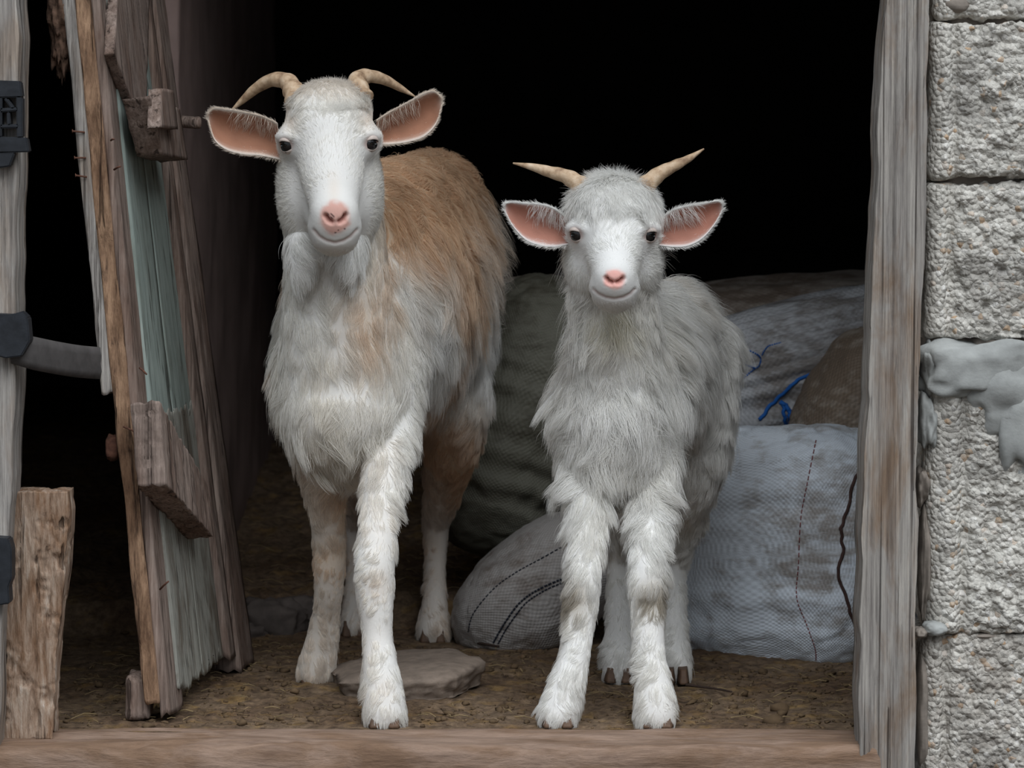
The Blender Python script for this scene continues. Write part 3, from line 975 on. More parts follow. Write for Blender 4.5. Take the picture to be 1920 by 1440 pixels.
class Field:
    def __init__(s, lo, hi, h):
        s.lo, s.h = np.array(lo, float), h
        s.n = np.ceil((np.array(hi) - s.lo) / h).astype(int) + 1
        s.f = np.full(s.n, 0.08)
        s.prims = []

    def _blk(s, lo, hi):
        i0 = np.clip(np.floor((lo - s.lo) / s.h).astype(int), 0, s.n)
        i1 = np.clip(np.ceil((hi - s.lo) / s.h).astype(int) + 1, 0, s.n)
        return i0, i1

    def add(s, fn, lo, hi, k, tagname):
        pad = k + 0.02
        i0, i1 = s._blk(np.array(lo) - pad, np.array(hi) + pad)
        if np.any(i1 <= i0):
            return
        sl = tuple(slice(a, b) for a, b in zip(i0, i1))
        ax = [s.lo[d] + s.h * np.arange(i0[d], i1[d]) for d in range(3)]
        Pq = np.stack(np.meshgrid(*ax, indexing='ij'), -1)
        d = fn(Pq)
        a = s.f[sl]
        hh = np.clip(0.5 + 0.5 * (a - d) / k, 0, 1)
        s.f[sl] = a * (1 - hh) + d * hh - k * hh * (1 - hh)
        s.prims.append((tagname, fn))

    def ell(s, c, r, k=0.03, tagname='body', rot=None):
        c, r = np.array(c, float), np.array(r, float)
        Rm = np.eye(3) if rot is None else np.array(rot)

        def fn(p):
            q = (p - c) @ Rm
            k0 = np.linalg.norm(q / r, axis=-1)
            k1 = np.linalg.norm(q / (r * r), axis=-1)
            return k0 * (k0 - 1) / np.maximum(k1, 1e-9)
        m = r.max()
        s.add(fn, c - m, c + m, k, tagname)

    def cone(s, a, b, ra, rb, k=0.02, tagname='body'):
        a, b = np.array(a, float), np.array(b, float)
        ab = b - a
        L2 = ab @ ab

        def fn(p):
            t = np.clip(((p - a) @ ab) / L2, 0, 1)
            return np.linalg.norm(p - (a + t[..., None] * ab), axis=-1) - (ra + (rb - ra) * t)
        m = max(ra, rb)
        s.add(fn, np.minimum(a, b) - m, np.maximum(a, b) + m, k, tagname)

    def chain(s, pts, k=0.015, tagname='leg', sub=3):
        """pts: (px, py, Y, radius in px)"""
        q = np.array([[*P(x, y, Y), M(r, Y)] for x, y, Y, r in pts])
        q = resample(q, (len(pts) - 1) * sub + 1)
        for i in range(len(q) - 1):
            s.cone(q[i, :3], q[i + 1, :3], q[i, 3], q[i + 1, 3], k if i == 0 else 0.004, tagname)

    def mesh(s):
        f = s.f
        ins = f < 0
        n = np.array(f.shape)
        c = np.zeros(n - 1, int)
        corners = [(i, j, k) for i in (0, 1) for j in (0, 1) for k in (0, 1)]
        for (i, j, k) in corners:
            c += ins[i:n[0] - 1 + i, j:n[1] - 1 + j, k:n[2] - 1 + k]
        act = np.argwhere((c > 0) & (c < 8))
        idx = np.full(n - 1, -1)
        idx[tuple(act.T)] = np.arange(len(act))
        acc, cnt = np.zeros((len(act), 3)), np.zeros(len(act))
        for a in corners:
            for ax in range(3):
                if a[ax]:
                    continue
                b = list(a)
                b[ax] = 1
                fa = f[tuple((act + a).T)]
                fb = f[tuple((act + b).T)]
                m = (fa < 0) != (fb < 0)
                t = fa / np.where(m, fa - fb, 1)
                p = act + np.array(a, float)
                p[:, ax] += t
                acc += np.where(m[:, None], p, 0)
                cnt += m
        V = s.lo + s.h * acc / cnt[:, None]
        F = []
        for ax in range(3):
            b, c2 = (ax + 1) % 3, (ax + 2) % 3
            sa = [slice(None)] * 3
            sb = [slice(None)] * 3
            sa[ax] = slice(0, n[ax] - 1)
            sb[ax] = slice(1, n[ax])
            A, B = ins[tuple(sa)], ins[tuple(sb)]
            e = np.argwhere(A != B)
            ok = np.all((e >= 1) | (np.arange(3) == ax), axis=1) & (e[:, b] < n[b] - 1) & (e[:, c2] < n[c2] - 1)
            e = e[ok]
            flip = A[tuple(e.T)]
            db, dc = np.zeros(3, int), np.zeros(3, int)
            db[b], dc[c2] = 1, 1
            q = np.stack([idx[tuple((e - db - dc).T)], idx[tuple((e - dc).T)], idx[tuple(e.T)], idx[tuple((e - db).T)]], -1)
            q = np.where(flip[:, None], q, q[:, ::-1])
            F.append(q[np.all(q >= 0, 1)])
        return V, np.concatenate(F)

    def tags(s, V):
        best = np.full(len(V), 9.0)
        t = np.zeros(len(V), int)
        for i, (nm, fn) in enumerate(s.prims):
            d = fn(V)
            m = d < best
            best = np.where(m, d, best)
            t = np.where(m, i, t)
        nm = np.array([p[0] for p in s.prims])
        return nm[t]


def vnormals(V, F):
    a, b, c, d = V[F[:, 0]], V[F[:, 1]], V[F[:, 2]], V[F[:, 3]]
    fn = np.cross(c - a, d - b)
    n = np.zeros_like(V)
    for k in range(4):
        np.add.at(n, F[:, k], fn)
    return norm(n)


def relax(V, F, it=2, lam=0.5):
    for _ in range(it):
        s, c = np.zeros_like(V), np.zeros(len(V))
        for k in range(4):
            a, b = F[:, k], F[:, (k + 1) % 4]
            np.add.at(s, a, V[b]); np.add.at(c, a, 1)
            np.add.at(s, b, V[a]); np.add.at(c, b, 1)
        V = V + lam * (s / np.maximum(c, 1)[:, None] - V)
    return V


def smooth_attr(F, n, A, it=12):
    e = np.concatenate([np.stack([F[:, k], F[:, (k + 1) % 4]], 1) for k in range(4)])
    cnt = np.bincount(e[:, 0], minlength=n) + np.bincount(e[:, 1], minlength=n)
    B = A.reshape(n, -1).astype(float).copy()
    for _ in range(it):
        for c in range(B.shape[1]):
            t = np.bincount(e[:, 0], B[e[:, 1], c], n) + np.bincount(e[:, 1], B[e[:, 0], c], n)
            B[:, c] = 0.3 * B[:, c] + 0.7 * t / np.maximum(cnt, 1)
    return B.reshape(A.shape)


def seg_dist(q, poly):
    poly = np.array(poly, float)
    best = np.full(len(q), 1e9)
    for a, b in zip(poly[:-1], poly[1:]):
        ab = b - a
        t = np.clip(((q - a) @ ab) / (ab @ ab), 0, 1)
        best = np.minimum(best, np.linalg.norm(q - (a + t[:, None] * ab), axis=1))
    return best


def fur_material(name):
    m = bpy.data.materials.new(name)
    m.use_nodes = True
    nt = m.node_tree
    nt.nodes.clear()
    out = N(nt, 'ShaderNodeOutputMaterial')
    at = N(nt, 'ShaderNodeAttribute', attribute_name='strand_colour')
    d = N(nt, 'ShaderNodeBsdfDiffuse')
    t = N(nt, 'ShaderNodeBsdfTranslucent')
    mx = N(nt, 'ShaderNodeMixShader')
    mx.inputs[0].default_value = 0.52
    for b in (d, t):
        nt.links.new(at.outputs['Color'], b.inputs['Color'])
    nt.links.new(d.outputs[0], mx.inputs[1])
    nt.links.new(t.outputs[0], mx.inputs[2])
    nt.links.new(mx.outputs[0], out.inputs['Surface'])
    return m


def skin_material(name):
    m, nt, b = new_mat(name, 0.75)
    at = N(nt, 'ShaderNodeAttribute', attribute_name='coat')
    n = noise(nt, coords(nt, (1, 1, 1)), 240, 3)
    c = mixc(nt, math_n(nt, 'MULTIPLY', n, 0.25), at.outputs['Color'], (0.25, 0.16, 0.12))
    nt.links.new(at.outputs['Color'], b.inputs['Base Color'])
    bump(nt, b, n, 0.3, 0.001)
    return m


FURM = fur_material('goat_hair')
SKINM = skin_material('goat_skin_and_coat')
HORN = None


def horn_mat():
    m, nt, b = new_mat('ridged_horn', 0.6)
    v = coords(nt, (1, 1, 1))
    n = noise(nt, v, 70, 5, 0.6)
    c = ramp(nt, n, [(0.3, srgb(126, 100, 78)), (0.5, srgb(182, 156, 128)), (0.75, srgb(212, 192, 168))])
    nt.links.new(c, b.inputs['Base Color'])
    bump(nt, b, n, 0.5, 0.002)
    return m


HORN = horn_mat()
HOOF = plain('hoof_horn', srgb(92, 72, 58), 0.6, 0.35, 60)


def eye_mat():
    m, nt, b = new_mat('dark_wet_eye', 0.06)
    b.inputs['Base Color'].default_value = (*srgb(26, 23, 24), 1)
    b.inputs['Specular IOR Level'].default_value = 0.6
    return m


EYEM = eye_mat()
LIDM = plain('pale_pink_lid', srgb(196, 182, 174), 0.7, 0.12, 200, 0.0005)
PUPIL = plain('black_pupil', (0.004, 0.004, 0.004), 0.1, 0.1)

rng = np.random.default_rng(7)


def grow(V, F, NRM, D, L, LIFT, C, dens, n, rad, K=6, clump=0.75, per_clump=30, swirl=0.5, seed=1, grav=0.35, cvar=0.10, swirl_scale=22.0):
    """n strands on a quad mesh: per-vertex direction, length, lift, colour and density"""
    a, b, c, d = (V[F[:, k]] for k in range(4))
    area = 0.5 * np.linalg.norm(np.cross(c - a, d - b), axis=1)
    w = area * dens[F].mean(1)
    fi = rng.choice(len(F), n, p=w / w.sum())
    s, t = rng.random(n), rng.random(n)
    W4 = np.stack([(1 - s) * (1 - t), s * (1 - t), s * t, (1 - s) * t], -1)
    q = F[fi]
    itp = lambda A: (A[q] * (W4[..., None] if A.ndim == 2 else W4)).sum(1)
    root, nr, dr, ln, lf, co = itp(V), norm(itp(NRM)), itp(D), itp(L), itp(LIFT), itp(C)
    # wandering comb direction
    ang = swirl * fbm(root * swirl_scale, 2, seed + 20) * 2.2
    g = norm(dr - nr * (dr * nr).sum(1, keepdims=True))
    sd = np.cross(nr, g)
    jit = rng.normal(0, 0.16, n)
    g = g * np.cos(ang + jit)[:, None] + sd * np.sin(ang + jit)[:, None]
    lf2 = np.clip(lf * (1 + 0.5 * fbm(root * swirl_scale * 1.3 + 9, 2, seed + 30)) + rng.normal(0, 0.06, n), 0.03, 0.95)
    ln = ln * np.clip(rng.normal(1, 0.18, n), 0.45, 1.6) * (1 + 0.25 * fbm(root * 40, 2, seed + 40))
    d0 = norm(nr * lf2[:, None] + g * (1 - lf2)[:, None])
    d1 = norm(g + np.array([0, 0, -grav]) + nr * (lf2 * 0.3)[:, None])
    tt = np.linspace(0, 1, K)
    ph = rng.random((n, 2)) * 6.28
    wav = rng.normal(0, 1, (n, 1)) * 0.05
    pts = root[:, None] - nr[:, None] * 0.0015 + ln[:, None, None] * (d0[:, None] * (tt - tt ** 2 / 2)[None, :, None] + d1[:, None] * (tt ** 2 / 2)[None, :, None])
    pts = pts + sd[:, None] * (ln[:, None] * wav * np.sin(ph[:, :1] + tt * 5))[..., None]
    if clump > 0:
        m = max(8, n // per_clump)
        gi = rng.choice(n, m, replace=False)
        kd = KDTree(m)
        for i, j in enumerate(gi):
            kd.insert(root[j], i)
        kd.balance()
        near = np.array([gi[kd.find(r)[1]] for r in root])
        tgt = pts[near]
        cf = (clump * rng.uniform(0.45, 1.0, n))[:, None] * tt[None] ** 1.3
        pts = pts + (tgt - pts) * cf[..., None] * 0.85
        co = co * (1 + cvar * (_h(near, near * 0, near * 0, seed) - 0.5))[:, None]
    co = np.clip(co * (1 + rng.normal(0, cvar * 0.6, n))[:, None], 0, 0.95)
    rr = rad * np.clip(rng.normal(1, 0.2, n), 0.5, 1.6)[:, None] * np.array([np.interp(x, [0, 0.5, 1], [1, 0.85, 0.12]) for x in tt])[None]
    return pts, rr, co


def fur_object(name, strands, mat, parent):
    sizes, pos, rad, col = [], [], [], []
    for pts, rr, co in strands:
        sizes += [pts.shape[1]] * len(pts)
        pos.append(pts.reshape(-1, 3)); rad.append(rr.ravel()); col.append(co)
    pos, rad, col = np.concatenate(pos).astype(np.float32), np.concatenate(rad).astype(np.float32), np.concatenate(col).astype(np.float32)
    h = bpy.data.hair_curves.new(name)
    h.add_curves(sizes)
    h.attributes['position'].data.foreach_set('vector', pos.ravel())
    ra = h.attributes.get('radius') or h.attributes.new('radius', 'FLOAT', 'POINT')
    ra.data.foreach_set('value', rad)
    ca = h.attributes.new('strand_colour', 'FLOAT_COLOR', 'CURVE')
    c4 = np.ones((len(col), 4), np.float32)
    c4[:, :3] = col
    ca.data.foreach_set('color', c4.ravel())
    h.materials.append(mat)
    o = bpy.data.objects.new(name, h)
    COL.objects.link(o)
    return put(o, parent)


def ear_mesh(up, low, Yb, Yt, cup, n=26, m=14, thick=0.006):
    """cupped ear between its upper and lower outlines (base to tip); returns verts, quads, inner flag, rim weight, outward dir"""
    U = resample(np.array(up, float), n)
    Lw = resample(np.array(low, float), n)
    sN = np.linspace(0, 1, n)
    wN = np.linspace(0, 1, m)
    V, inner, rim = [], [], []
    for layer in (0, 1):
        for i in range(n):
            for j in range(m):
                w = wN[j]
                px, py = U[i] * (1 - w) + Lw[i] * w
                s = sN[i]
                prof = math.sin(math.pi * w) ** 0.7 * (1 - 0.75 * s ** 2.5)
                Y = Yb + (Yt - Yb) * s + cup * prof
                if layer:
                    Y += thick + 0.25 * cup * prof
                # lip of the upper edge folds towards the viewer
                V.append(P(px, py, Y))
                inner.append(layer == 0)
                rim.append(max(abs(2 * w - 1) ** 9, s ** 16))
    V = np.array(V)
    F = []
    for i in range(n - 1):
        for j in range(m - 1):
            q = (i * m + j, i * m + j + 1, (i + 1) * m + j + 1, (i + 1) * m + j)
            F.append(q)
            F.append(tuple(x + n * m for x in q[::-1]))
    for i in range(n - 1):
        for j, fl in ((0, 1), (m - 1, 0)):
            q = (i * m + j, (i + 1) * m + j, (i + 1) * m + j + n * m, i * m + j + n * m)
            F.append(q if fl else q[::-1])
    for j in range(m - 1):
        i = n - 1
        q = (i * m + j, i * m + j + 1, i * m + j + 1 + n * m, i * m + j + n * m)
        F.append(q[::-1])
    F = np.array(F)
    # make sure inner faces look at the viewer
    ctr = V[F[0]].mean(0)
    nn = np.cross(V[F[0][2]] - V[F[0][0]], V[F[0][3]] - V[F[0][1]])
    if nn @ (CAM - ctr) < 0:
        F = F[:, ::-1]
    base_c = 0.5 * (P(*U[0], Yb) + P(*Lw[0], Yb))
    D = norm(V - base_c)
    return V, F, np.array(inner), np.array(rim), D


def horn(parent, pts, ridges, seed):
    q = np.array([[*P(x, y, Y), M(r, Y)] for x, y, Y, r in pts])
    q = resample(q, 70)
    t = np.linspace(0, 1, 70)
    r = q[:, 3] * (1 + 0.07 * np.sin(t * ridges) * (1 - t) + 0.04 * fbm(np.stack([t * 12, t * 0, t * 0 + seed], -1), 2, seed))
    V, F = tube(q[:, :3], np.maximum(r, 0.0008), 18)
    return put(mesh_obj('horn', V, F, HORN), parent)


def hoof(parent, px, py, Y, w, h, yaw=0.0, tip=(0, 0)):
    """cloven hoof: two toes side by side, soles on the ground"""
    S = Soup()
    base = P(px, py, Y)
    for sgn in (-1, 1):
        V, F = boxgrid(6, 8, 6)
        c = (V - np.array([0.5, 0.5, 0])) * np.array([2, 2, 1])
        wid = w * 0.25 * (1 - 0.25 * V[:, 2]) * (1 - 0.35 * np.clip(-c[:, 1], 0, 1) ** 2)
        x = c[:, 0] * wid * np.sqrt(np.clip(1 - 0.45 * c[:, 1] ** 2, 0, 1)) + sgn * w * 0.27
        y = c[:, 1] * w * 0.62 + V[:, 2] * w * 0.28
        z = V[:, 2] * h
        S.add(np.stack([x, y, z], -1) @ np.array(Matrix.Rotation(yaw, 3, 'Z')).T + np.array([base[0], base[1], max(base[2], -0.001)]), F)
    return put(S.build('hoof', HOOF), parent)


def eye(parent, bv, px, py, r, sink, aim):
    h = bv.ray_cast(*ray(px, py))
    p, n = np.array(h[0]), norm(np.array(h[1]) * 0.5 + aim)
    c = p - n * sink
    nu, nv = 24, 16
    u = np.linspace(0, 2 * math.pi, nu, endpoint=False)
    v = np.linspace(-math.pi / 2, math.pi / 2, nv)
    Uq, Vq = np.meshgrid(u, v)
    D = np.stack([np.cos(Vq) * np.cos(Uq), np.cos(Vq) * np.sin(Uq), np.sin(Vq)], -1).reshape(-1, 3)
    F = [(j * nu + i, j * nu + (i + 1) % nu, (j + 1) * nu + (i + 1) % nu, (j + 1) * nu + i) for j in range(nv - 1) for i in range(nu)]
    o = put(mesh_obj('eye', c + D * r, F, EYEM), parent)
    # lids: the upper one droops over the eye
    upv = norm(np.array([0, 0, 1.0]) - n * n[2] + n * 0.22)
    sdv = np.cross(upv, n)
    k_ = 22
    LV, LF_ = [], []
    for a0, a1 in ((0.42, 1.75), (-1.75, -0.66)):
        b0 = len(LV)
        for i in range(k_):
            for j in range(8):
                th = (i / (k_ - 1) - 0.5) * 3.0
                al = a0 + (a1 - a0) * j / 7
                edge_in = a0 if a0 > 0 else a1
                al2 = al * (1 if abs(al - edge_in) > 1e-6 else 1) + 0.0
                # the rim of the lid is arched: it meets the other lid at the corners of the eye
                al2 = al2 - (0.30 if a0 > 0 else -0.42) * abs(math.sin(th)) ** 2 * (1 - j / 7 if a0 > 0 else j / 7)
                dv = n * math.cos(al2) * math.cos(th) + sdv * math.cos(al2) * math.sin(th) + upv * math.sin(al2)
                LV.append(c + dv * r * 1.07)
        for i in range(k_ - 1):
            for j in range(7):
                LF_.append((b0 + i * 8 + j, b0 + i * 8 + j + 1, b0 + (i + 1) * 8 + j + 1, b0 + (i + 1) * 8 + j))
    lid = put(mesh_obj('eyelid', LV, LF_, LIDM), parent)
    sm = lid.modifiers.new('thickness', 'SOLIDIFY')
    sm.thickness = 0.0012
    sm.offset = 0
    # slit pupil set in the eye
    e1 = norm(np.cross(n, [0, 0, 1])); e2 = np.cross(e1, n)
    a = np.linspace(0, 2 * math.pi, 20, endpoint=False)
    ring = c + n * r * 0.99 + (e1 * (np.cos(a) * r * 0.42)[:, None] + e2 * (np.sin(a) * r * 0.17)[:, None])
    V = np.concatenate([ring, ring - n * 0.002])
    Fp = [tuple(range(20)), tuple(range(39, 19, -1))] + [(i, (i + 1) % 20, 20 + (i + 1) % 20, 20 + i) for i in range(20)]
    pu = mesh_obj('pupil', V, Fp, PUPIL)
    pu.parent = o
    pu.matrix_parent_inverse = (Matrix.Translation(parent.location) @ o.matrix_parent_inverse).inverted()
    return c, n


PINK = np.array(srgb(214, 150, 132))
PINKD = np.array(srgb(170, 104, 90))


def build_goat(name, label, loc, body_box, head_box, body_fn, head_fn, feat, coat_fn, fur_fn, ears, horns, hooves, counts, rad):
    g = tag(empty(name, loc), label, 'goat')
    B = Field(*body_box, 0.005)
    body_fn(B)
    bV, bF = B.mesh()
    bV = relax(bV, bF, 1, 0.4)
    bT = B.tags(bV)
    H = Field(*head_box, 0.0024)
    head_fn(H)
    hV, hF = H.mesh()
    hV = relax(hV, hF, 2, 0.5)
    hN = vnormals(hV, hF)
    # features pressed into the face: mouth line, nostrils, eye hollows
    hp = proj(hV)
    facing = (hN * norm(CAM - hV)).sum(1) > 0.05
    dm = seg_dist(hp, feat['mouth'])
    dn = np.minimum(seg_dist(hp, feat['nostrils'][0]), seg_dist(hp, feat['nostrils'][1]))
    de = np.minimum(np.linalg.norm(hp - np.array(feat['eyes'][0]), axis=1), np.linalg.norm(hp - np.array(feat['eyes'][1]), axis=1))
    front = facing * (hV[:, 1] < feat['front_y'])
    hV = hV - hN * (front * (0.0022 * np.exp(-(dm / 3.0) ** 2) + 0.011 * np.exp(-(dn / 3.5) ** 2)))[:, None]
    hV = hV - hN * (facing * 0.003 * np.exp(-(de / 16.0) ** 2))[:, None]
    brow = np.minimum(seg_dist(hp, feat['brows'][0]), seg_dist(hp, feat['brows'][1]))
    hV = hV + hN * (facing * 0.0028 * np.exp(-(brow / 9.0) ** 2))[:, None]
    hN = vnormals(hV, hF)
    bN = vnormals(bV, bF)
    hT = np.full(len(hV), 'head')
    dnose = np.linalg.norm((hp - np.array(feat['nose'])) / np.array(feat['nose_r']), axis=1)
    # coat colours
    bC = smooth_attr(bF, len(bV), coat_fn(bV, bN, bT), 9)
    hC = coat_fn(hV, hN, hT)
    npk = (1 - sstep(0.75, 1.15, dnose + 0.15 * fbm(hV * 160, 2, 3))) * front
    freck = (fbm(hV * 260, 2, 9) > 0.53) * feat['freckles'] * (dnose < 1.02)
    pinkc = np.array(srgb(*feat['pink']))
    hS = hC * (1 - npk)[:, None] + pinkc * npk[:, None]
    lip = 0.8 * np.exp(-(dm / 2.6) ** 2) * front
    hS = hS * (1 - 0.75 * lip)[:, None] + np.array(srgb(160, 118, 110)) * (0.75 * lip)[:, None]
    nos = np.exp(-(dn / 2.8) ** 2) * front
    hS = hS * (1 - 0.9 * nos)[:, None] + np.array(srgb(168, 108, 98)) * (0.9 * nos)[:, None]
    hS = np.where((freck * front > 0)[:, None], np.array(srgb(70, 52, 52)), hS)
    lid = np.exp(-(np.maximum(de - 9, 0) / 6.0) ** 2) * facing
    hS = hS * (1 - 0.7 * lid)[:, None] + np.array(srgb(178, 142, 132)) * (0.7 * lid)[:, None]
    # ears belong to the same body mesh
    VV, FF, CC = [bV, hV], [bF, hF + len(bV)], [bC * 0.8, hS * (1 - 0.2 * (1 - np.maximum(npk, lip)))[:, None]]
    n0 = len(bV) + len(hV)
    strands = []
    for e in ears:
        eV, eF, inn, rim, eD = ear_mesh(*e)
        eC = coat_fn(eV, eV * 0, np.full(len(eV), 'ear'))
        k = inn * (1 - rim ** 1.2)
        pk = np.array(srgb(*feat['ear_pink'])) * (1 + 0.18 * fbm(eV * 90, 3, 4))[:, None]
        eS = eC * (1 - k)[:, None] + pk * k[:, None]
        VV.append(eV); FF.append(eF + n0); CC.append(eS); n0 += len(eV)
        eN = vnormals(eV, eF)
        out = norm(eD + eN * 0.2)
        dens = np.where(inn, rim * 1.2, 1.0)
        strands.append(grow(eV, eF, eN, eD, np.where(inn, 0.006, 0.008), np.full(len(eV), 0.35), eC, dens + 1e-4, counts['ear'], rad * 0.75, clump=0.2, seed=5, grav=0.0, swirl=0.2))
        # long white hairs inside, hanging from the upper edge near the base
        m_, n_ = 14, 26
        ii = np.arange(len(eV)) % (m_ * n_)
        sI, wI = ii // m_ / (n_ - 1), (ii % m_) / (m_ - 1)
        dn2 = inn * (sI < 0.50) * (sI > 0.02) * (wI < 0.26) * (1 - sI) + 1e-6
        strands.append(grow(eV, eF, eN, np.array([0, -0.1, -1.0]) + 0.5 * eD, np.full(len(eV), feat['ear_hair']), np.full(len(eV), 0.42), eC, dn2, counts['ear_in'], rad * 0.7, clump=0.5, per_clump=20, seed=6, grav=0.3, swirl=0.4))
    V, F, C = np.concatenate(VV), np.concatenate(FF), np.concatenate(CC)
    body = put(mesh_obj('body', V, F, SKINM, cols=C), g)
    bv = BVHTree.FromPolygons([Vector(v) for v in hV], [tuple(map(int, f)) for f in hF])
    ecs = []
    for (ex, ey), aim in zip(feat['eyes'], ((-0.55, -0.8, 0.1), (0.55, -0.8, 0.1))):
        ecs.append(eye(g, bv, ex, ey, feat['eye_r'], feat['eye_sink'], np.array(aim)))
    for k, hpts in enumerate(horns):
        horn(g, hpts, feat['ridges'], k + 1)
    for hf in hooves:
        hoof(g, *hf)
    # fur
    L, LIFT, D, dens = fur_fn(bV, bN, bT)
    L, LIFT, D = (smooth_attr(bF, len(bV), A, 18) for A in (L, LIFT, D))
    dens = np.clip(0.022 / L, 0.7, 2.2)
    strands.append(grow(bV, bF, bN, D, L, LIFT, bC, dens, counts['body'], rad, clump=feat['clump'], per_clump=feat['per_clump'], swirl=feat['swirl'], seed=feat['seed'], grav=0.4, cvar=0.12))
    L, LIFT, D, dens = fur_fn(hV, hN, hT)
    ec = np.minimum(*[np.linalg.norm(hV - c, axis=1) for c, _ in ecs])
    bare = np.maximum.reduce([npk, lip * 0.9, nos, (1 - sstep(feat['eye_r'] * 1.05, feat['eye_r'] * 1.5, ec))])
    dens = dens * np.clip(1 - 1.2 * bare, 0, 1) + 1e-5
    L = L * (0.35 + 0.65 * sstep(0.010, 0.03, ec)) * (0.3 + 0.7 * sstep(0.9, 2.6, dnose)) * (0.5 + 0.5 * sstep(3, 18, dm))
    strands.append(grow(hV, hF, hN, D, np.maximum(L, 0.002), LIFT, hC, dens, counts['head'], rad * 0.75, clump=0.45, per_clump=22, swirl=0.35, seed=feat['seed'] + 2, grav=0.1, cvar=0.08))
    # longer locks that part and hang over the coat
    L, LIFT, D, dens = fur_fn(bV, bN, bT)
    lk = smooth_attr(bF, len(bV), np.isin(bT, feat['lock_on']).astype(float), 10)
    L, D = smooth_attr(bF, len(bV), L, 18), smooth_attr(bF, len(bV), D, 18)
    dens = lk * (fbm(bV * 30, 2, feat['seed'] + 50) > -0.1) + 1e-6
    strands.append(grow(bV, bF, bN, D, L * 1.3, np.full(len(bV), 0.34), bC, dens, counts['lock'], rad, clump=0.97, per_clump=110, swirl=0.85, seed=feat['seed'] + 60, grav=0.5, cvar=0.10, swirl_scale=30.0))
    for fl in feat.get('extra', []):
        strands.append(fl(bV, bF, bN, bC, bT, hV, hF, hN, hC))
    fur_object('fur', strands, FURM, g)
    return g


WHITE = np.array([0.88, 0.875, 0.855])
CREAM = np.array([0.83, 0.79, 0.72])
TAN = np.array(srgb(222, 188, 150))
TAND = np.array(srgb(188, 156, 126))
GREYC = np.array([0.60, 0.57, 0.52])


def mixv(a, b, f):
    return a * (1 - f)[:, None] + b * f[:, None]


# ---- the larger goat
def g1_body(B):
    yaw = Matrix.Rotation(math.radians(-10), 3, 'Z')
    B.ell((-0.185, 0.42, 0.545), (0.122, 0.25, 0.180), 0.03, 'body', yaw)
    B.ell((-0.150, 0.60, 0.555), (0.118, 0.2, 0.165), 0.03, 'body', yaw)
    B.ell((-0.118, 0.72, 0.60), (0.098, 0.13, 0.125), 0.03, 'rump', yaw)
    B.cone((-0.215, 0.24, 0.665), (-0.122, 0.72, 0.690), 0.058, 0.068, 0.04, 'body')
    B.ell(P(642, 715, 0.205), (0.088, 0.105, 0.135), 0.07, 'chest')
    B.ell(P(640, 775, 0.17), (0.072, 0.08, 0.07), 0.03, 'chest')
    B.chain([(618, 330, 0.13, 88), (626, 440, 0.14, 92), (632, 550, 0.150, 98), (640, 700, 0.175, 114)], 0.04, 'neck')
    B.chain([(722, 700, 0.22, 66), (730, 800, 0.19, 56), (722, 880, 0.13, 43), (712, 970, 0.08, 36), (703, 1050, 0.045, 36), (702, 1090, 0.04, 36), (705, 1140, 0.035, 31), (708, 1200, 0.03, 28), (716, 1280, 0.012, 36), (722, 1338, 0.0, 40)], 0.03, 'leg_fl')
    B.chain([(575, 700, 0.22, 58), (592, 800, 0.22, 55), (602, 870, 0.22, 44), (612, 950, 0.25, 34), (617, 1025, 0.28, 30), (618, 1060, 0.285, 29), (616, 1110, 0.30, 26), (612, 1150, 0.32, 25), (602, 1210, 0.34, 31), (593, 1256, 0.35, 37)], 0.03, 'leg_fr')
    B.chain([(838, 560, 0.70, 76), (850, 720, 0.64, 70), (848, 820, 0.66, 54), (836, 900, 0.74, 38), (819, 975, 0.82, 26), (816, 1030, 0.81, 21), (816, 1090, 0.78, 19), (814, 1150, 0.745, 26), (812, 1187, 0.73, 30)], 0.03, 'leg_hl')
    B.chain([(735, 560, 0.73, 76), (720, 740, 0.68, 66), (705, 840, 0.70, 48), (688, 910, 0.78, 36), (672, 980, 0.86, 25), (669, 1030, 0.85, 20), (667, 1090, 0.83, 19), (666, 1150, 0.80, 23), (665, 1178, 0.79, 26)], 0.03, 'leg_hr')
    B.chain([(850, 330, 0.84, 22), (868, 400, 0.87, 20), (880, 470, 0.86, 14)], 0.02, 'rump')
    for px in (566, 655):                                     # hair tassels under the jaw
        B.chain([(px, 455, 0.064, 26), (px + (2 if px < 600 else -1), 500, 0.062, 24), (px, 522, 0.066, 14)], 0.035, 'tassel')


def g1_head(H):
    H.ell(P(617, 238, 0.070), (0.057, 0.064, 0.058), 0.02)
    H.ell(P(617, 208, 0.075), (0.044, 0.048, 0.031), 0.02)
    for s, ex in ((-1, 540), (1, 694)):
        H.ell(P(ex - s * 5, 264, 0.050), (0.018, 0.030, 0.022), 0.012)
        H.ell(P(618 + s * 52, 362, 0.088), (0.032, 0.050, 0.070), 0.02)
    H.cone(P(619, 268, 0.040), P(627, 395, -0.028), 0.047, 0.031, 0.022)
    H.cone(P(618, 330, 0.085), P(628, 436, 0.005), 0.055, 0.030, 0.022)
    H.ell(P(628, 402, -0.044), (0.027, 0.020, 0.026), 0.014)
    H.ell(P(628, 428, -0.026), (0.034, 0.027, 0.022), 0.014)
    H.ell(P(627, 450, -0.018), (0.027, 0.026, 0.016), 0.014)


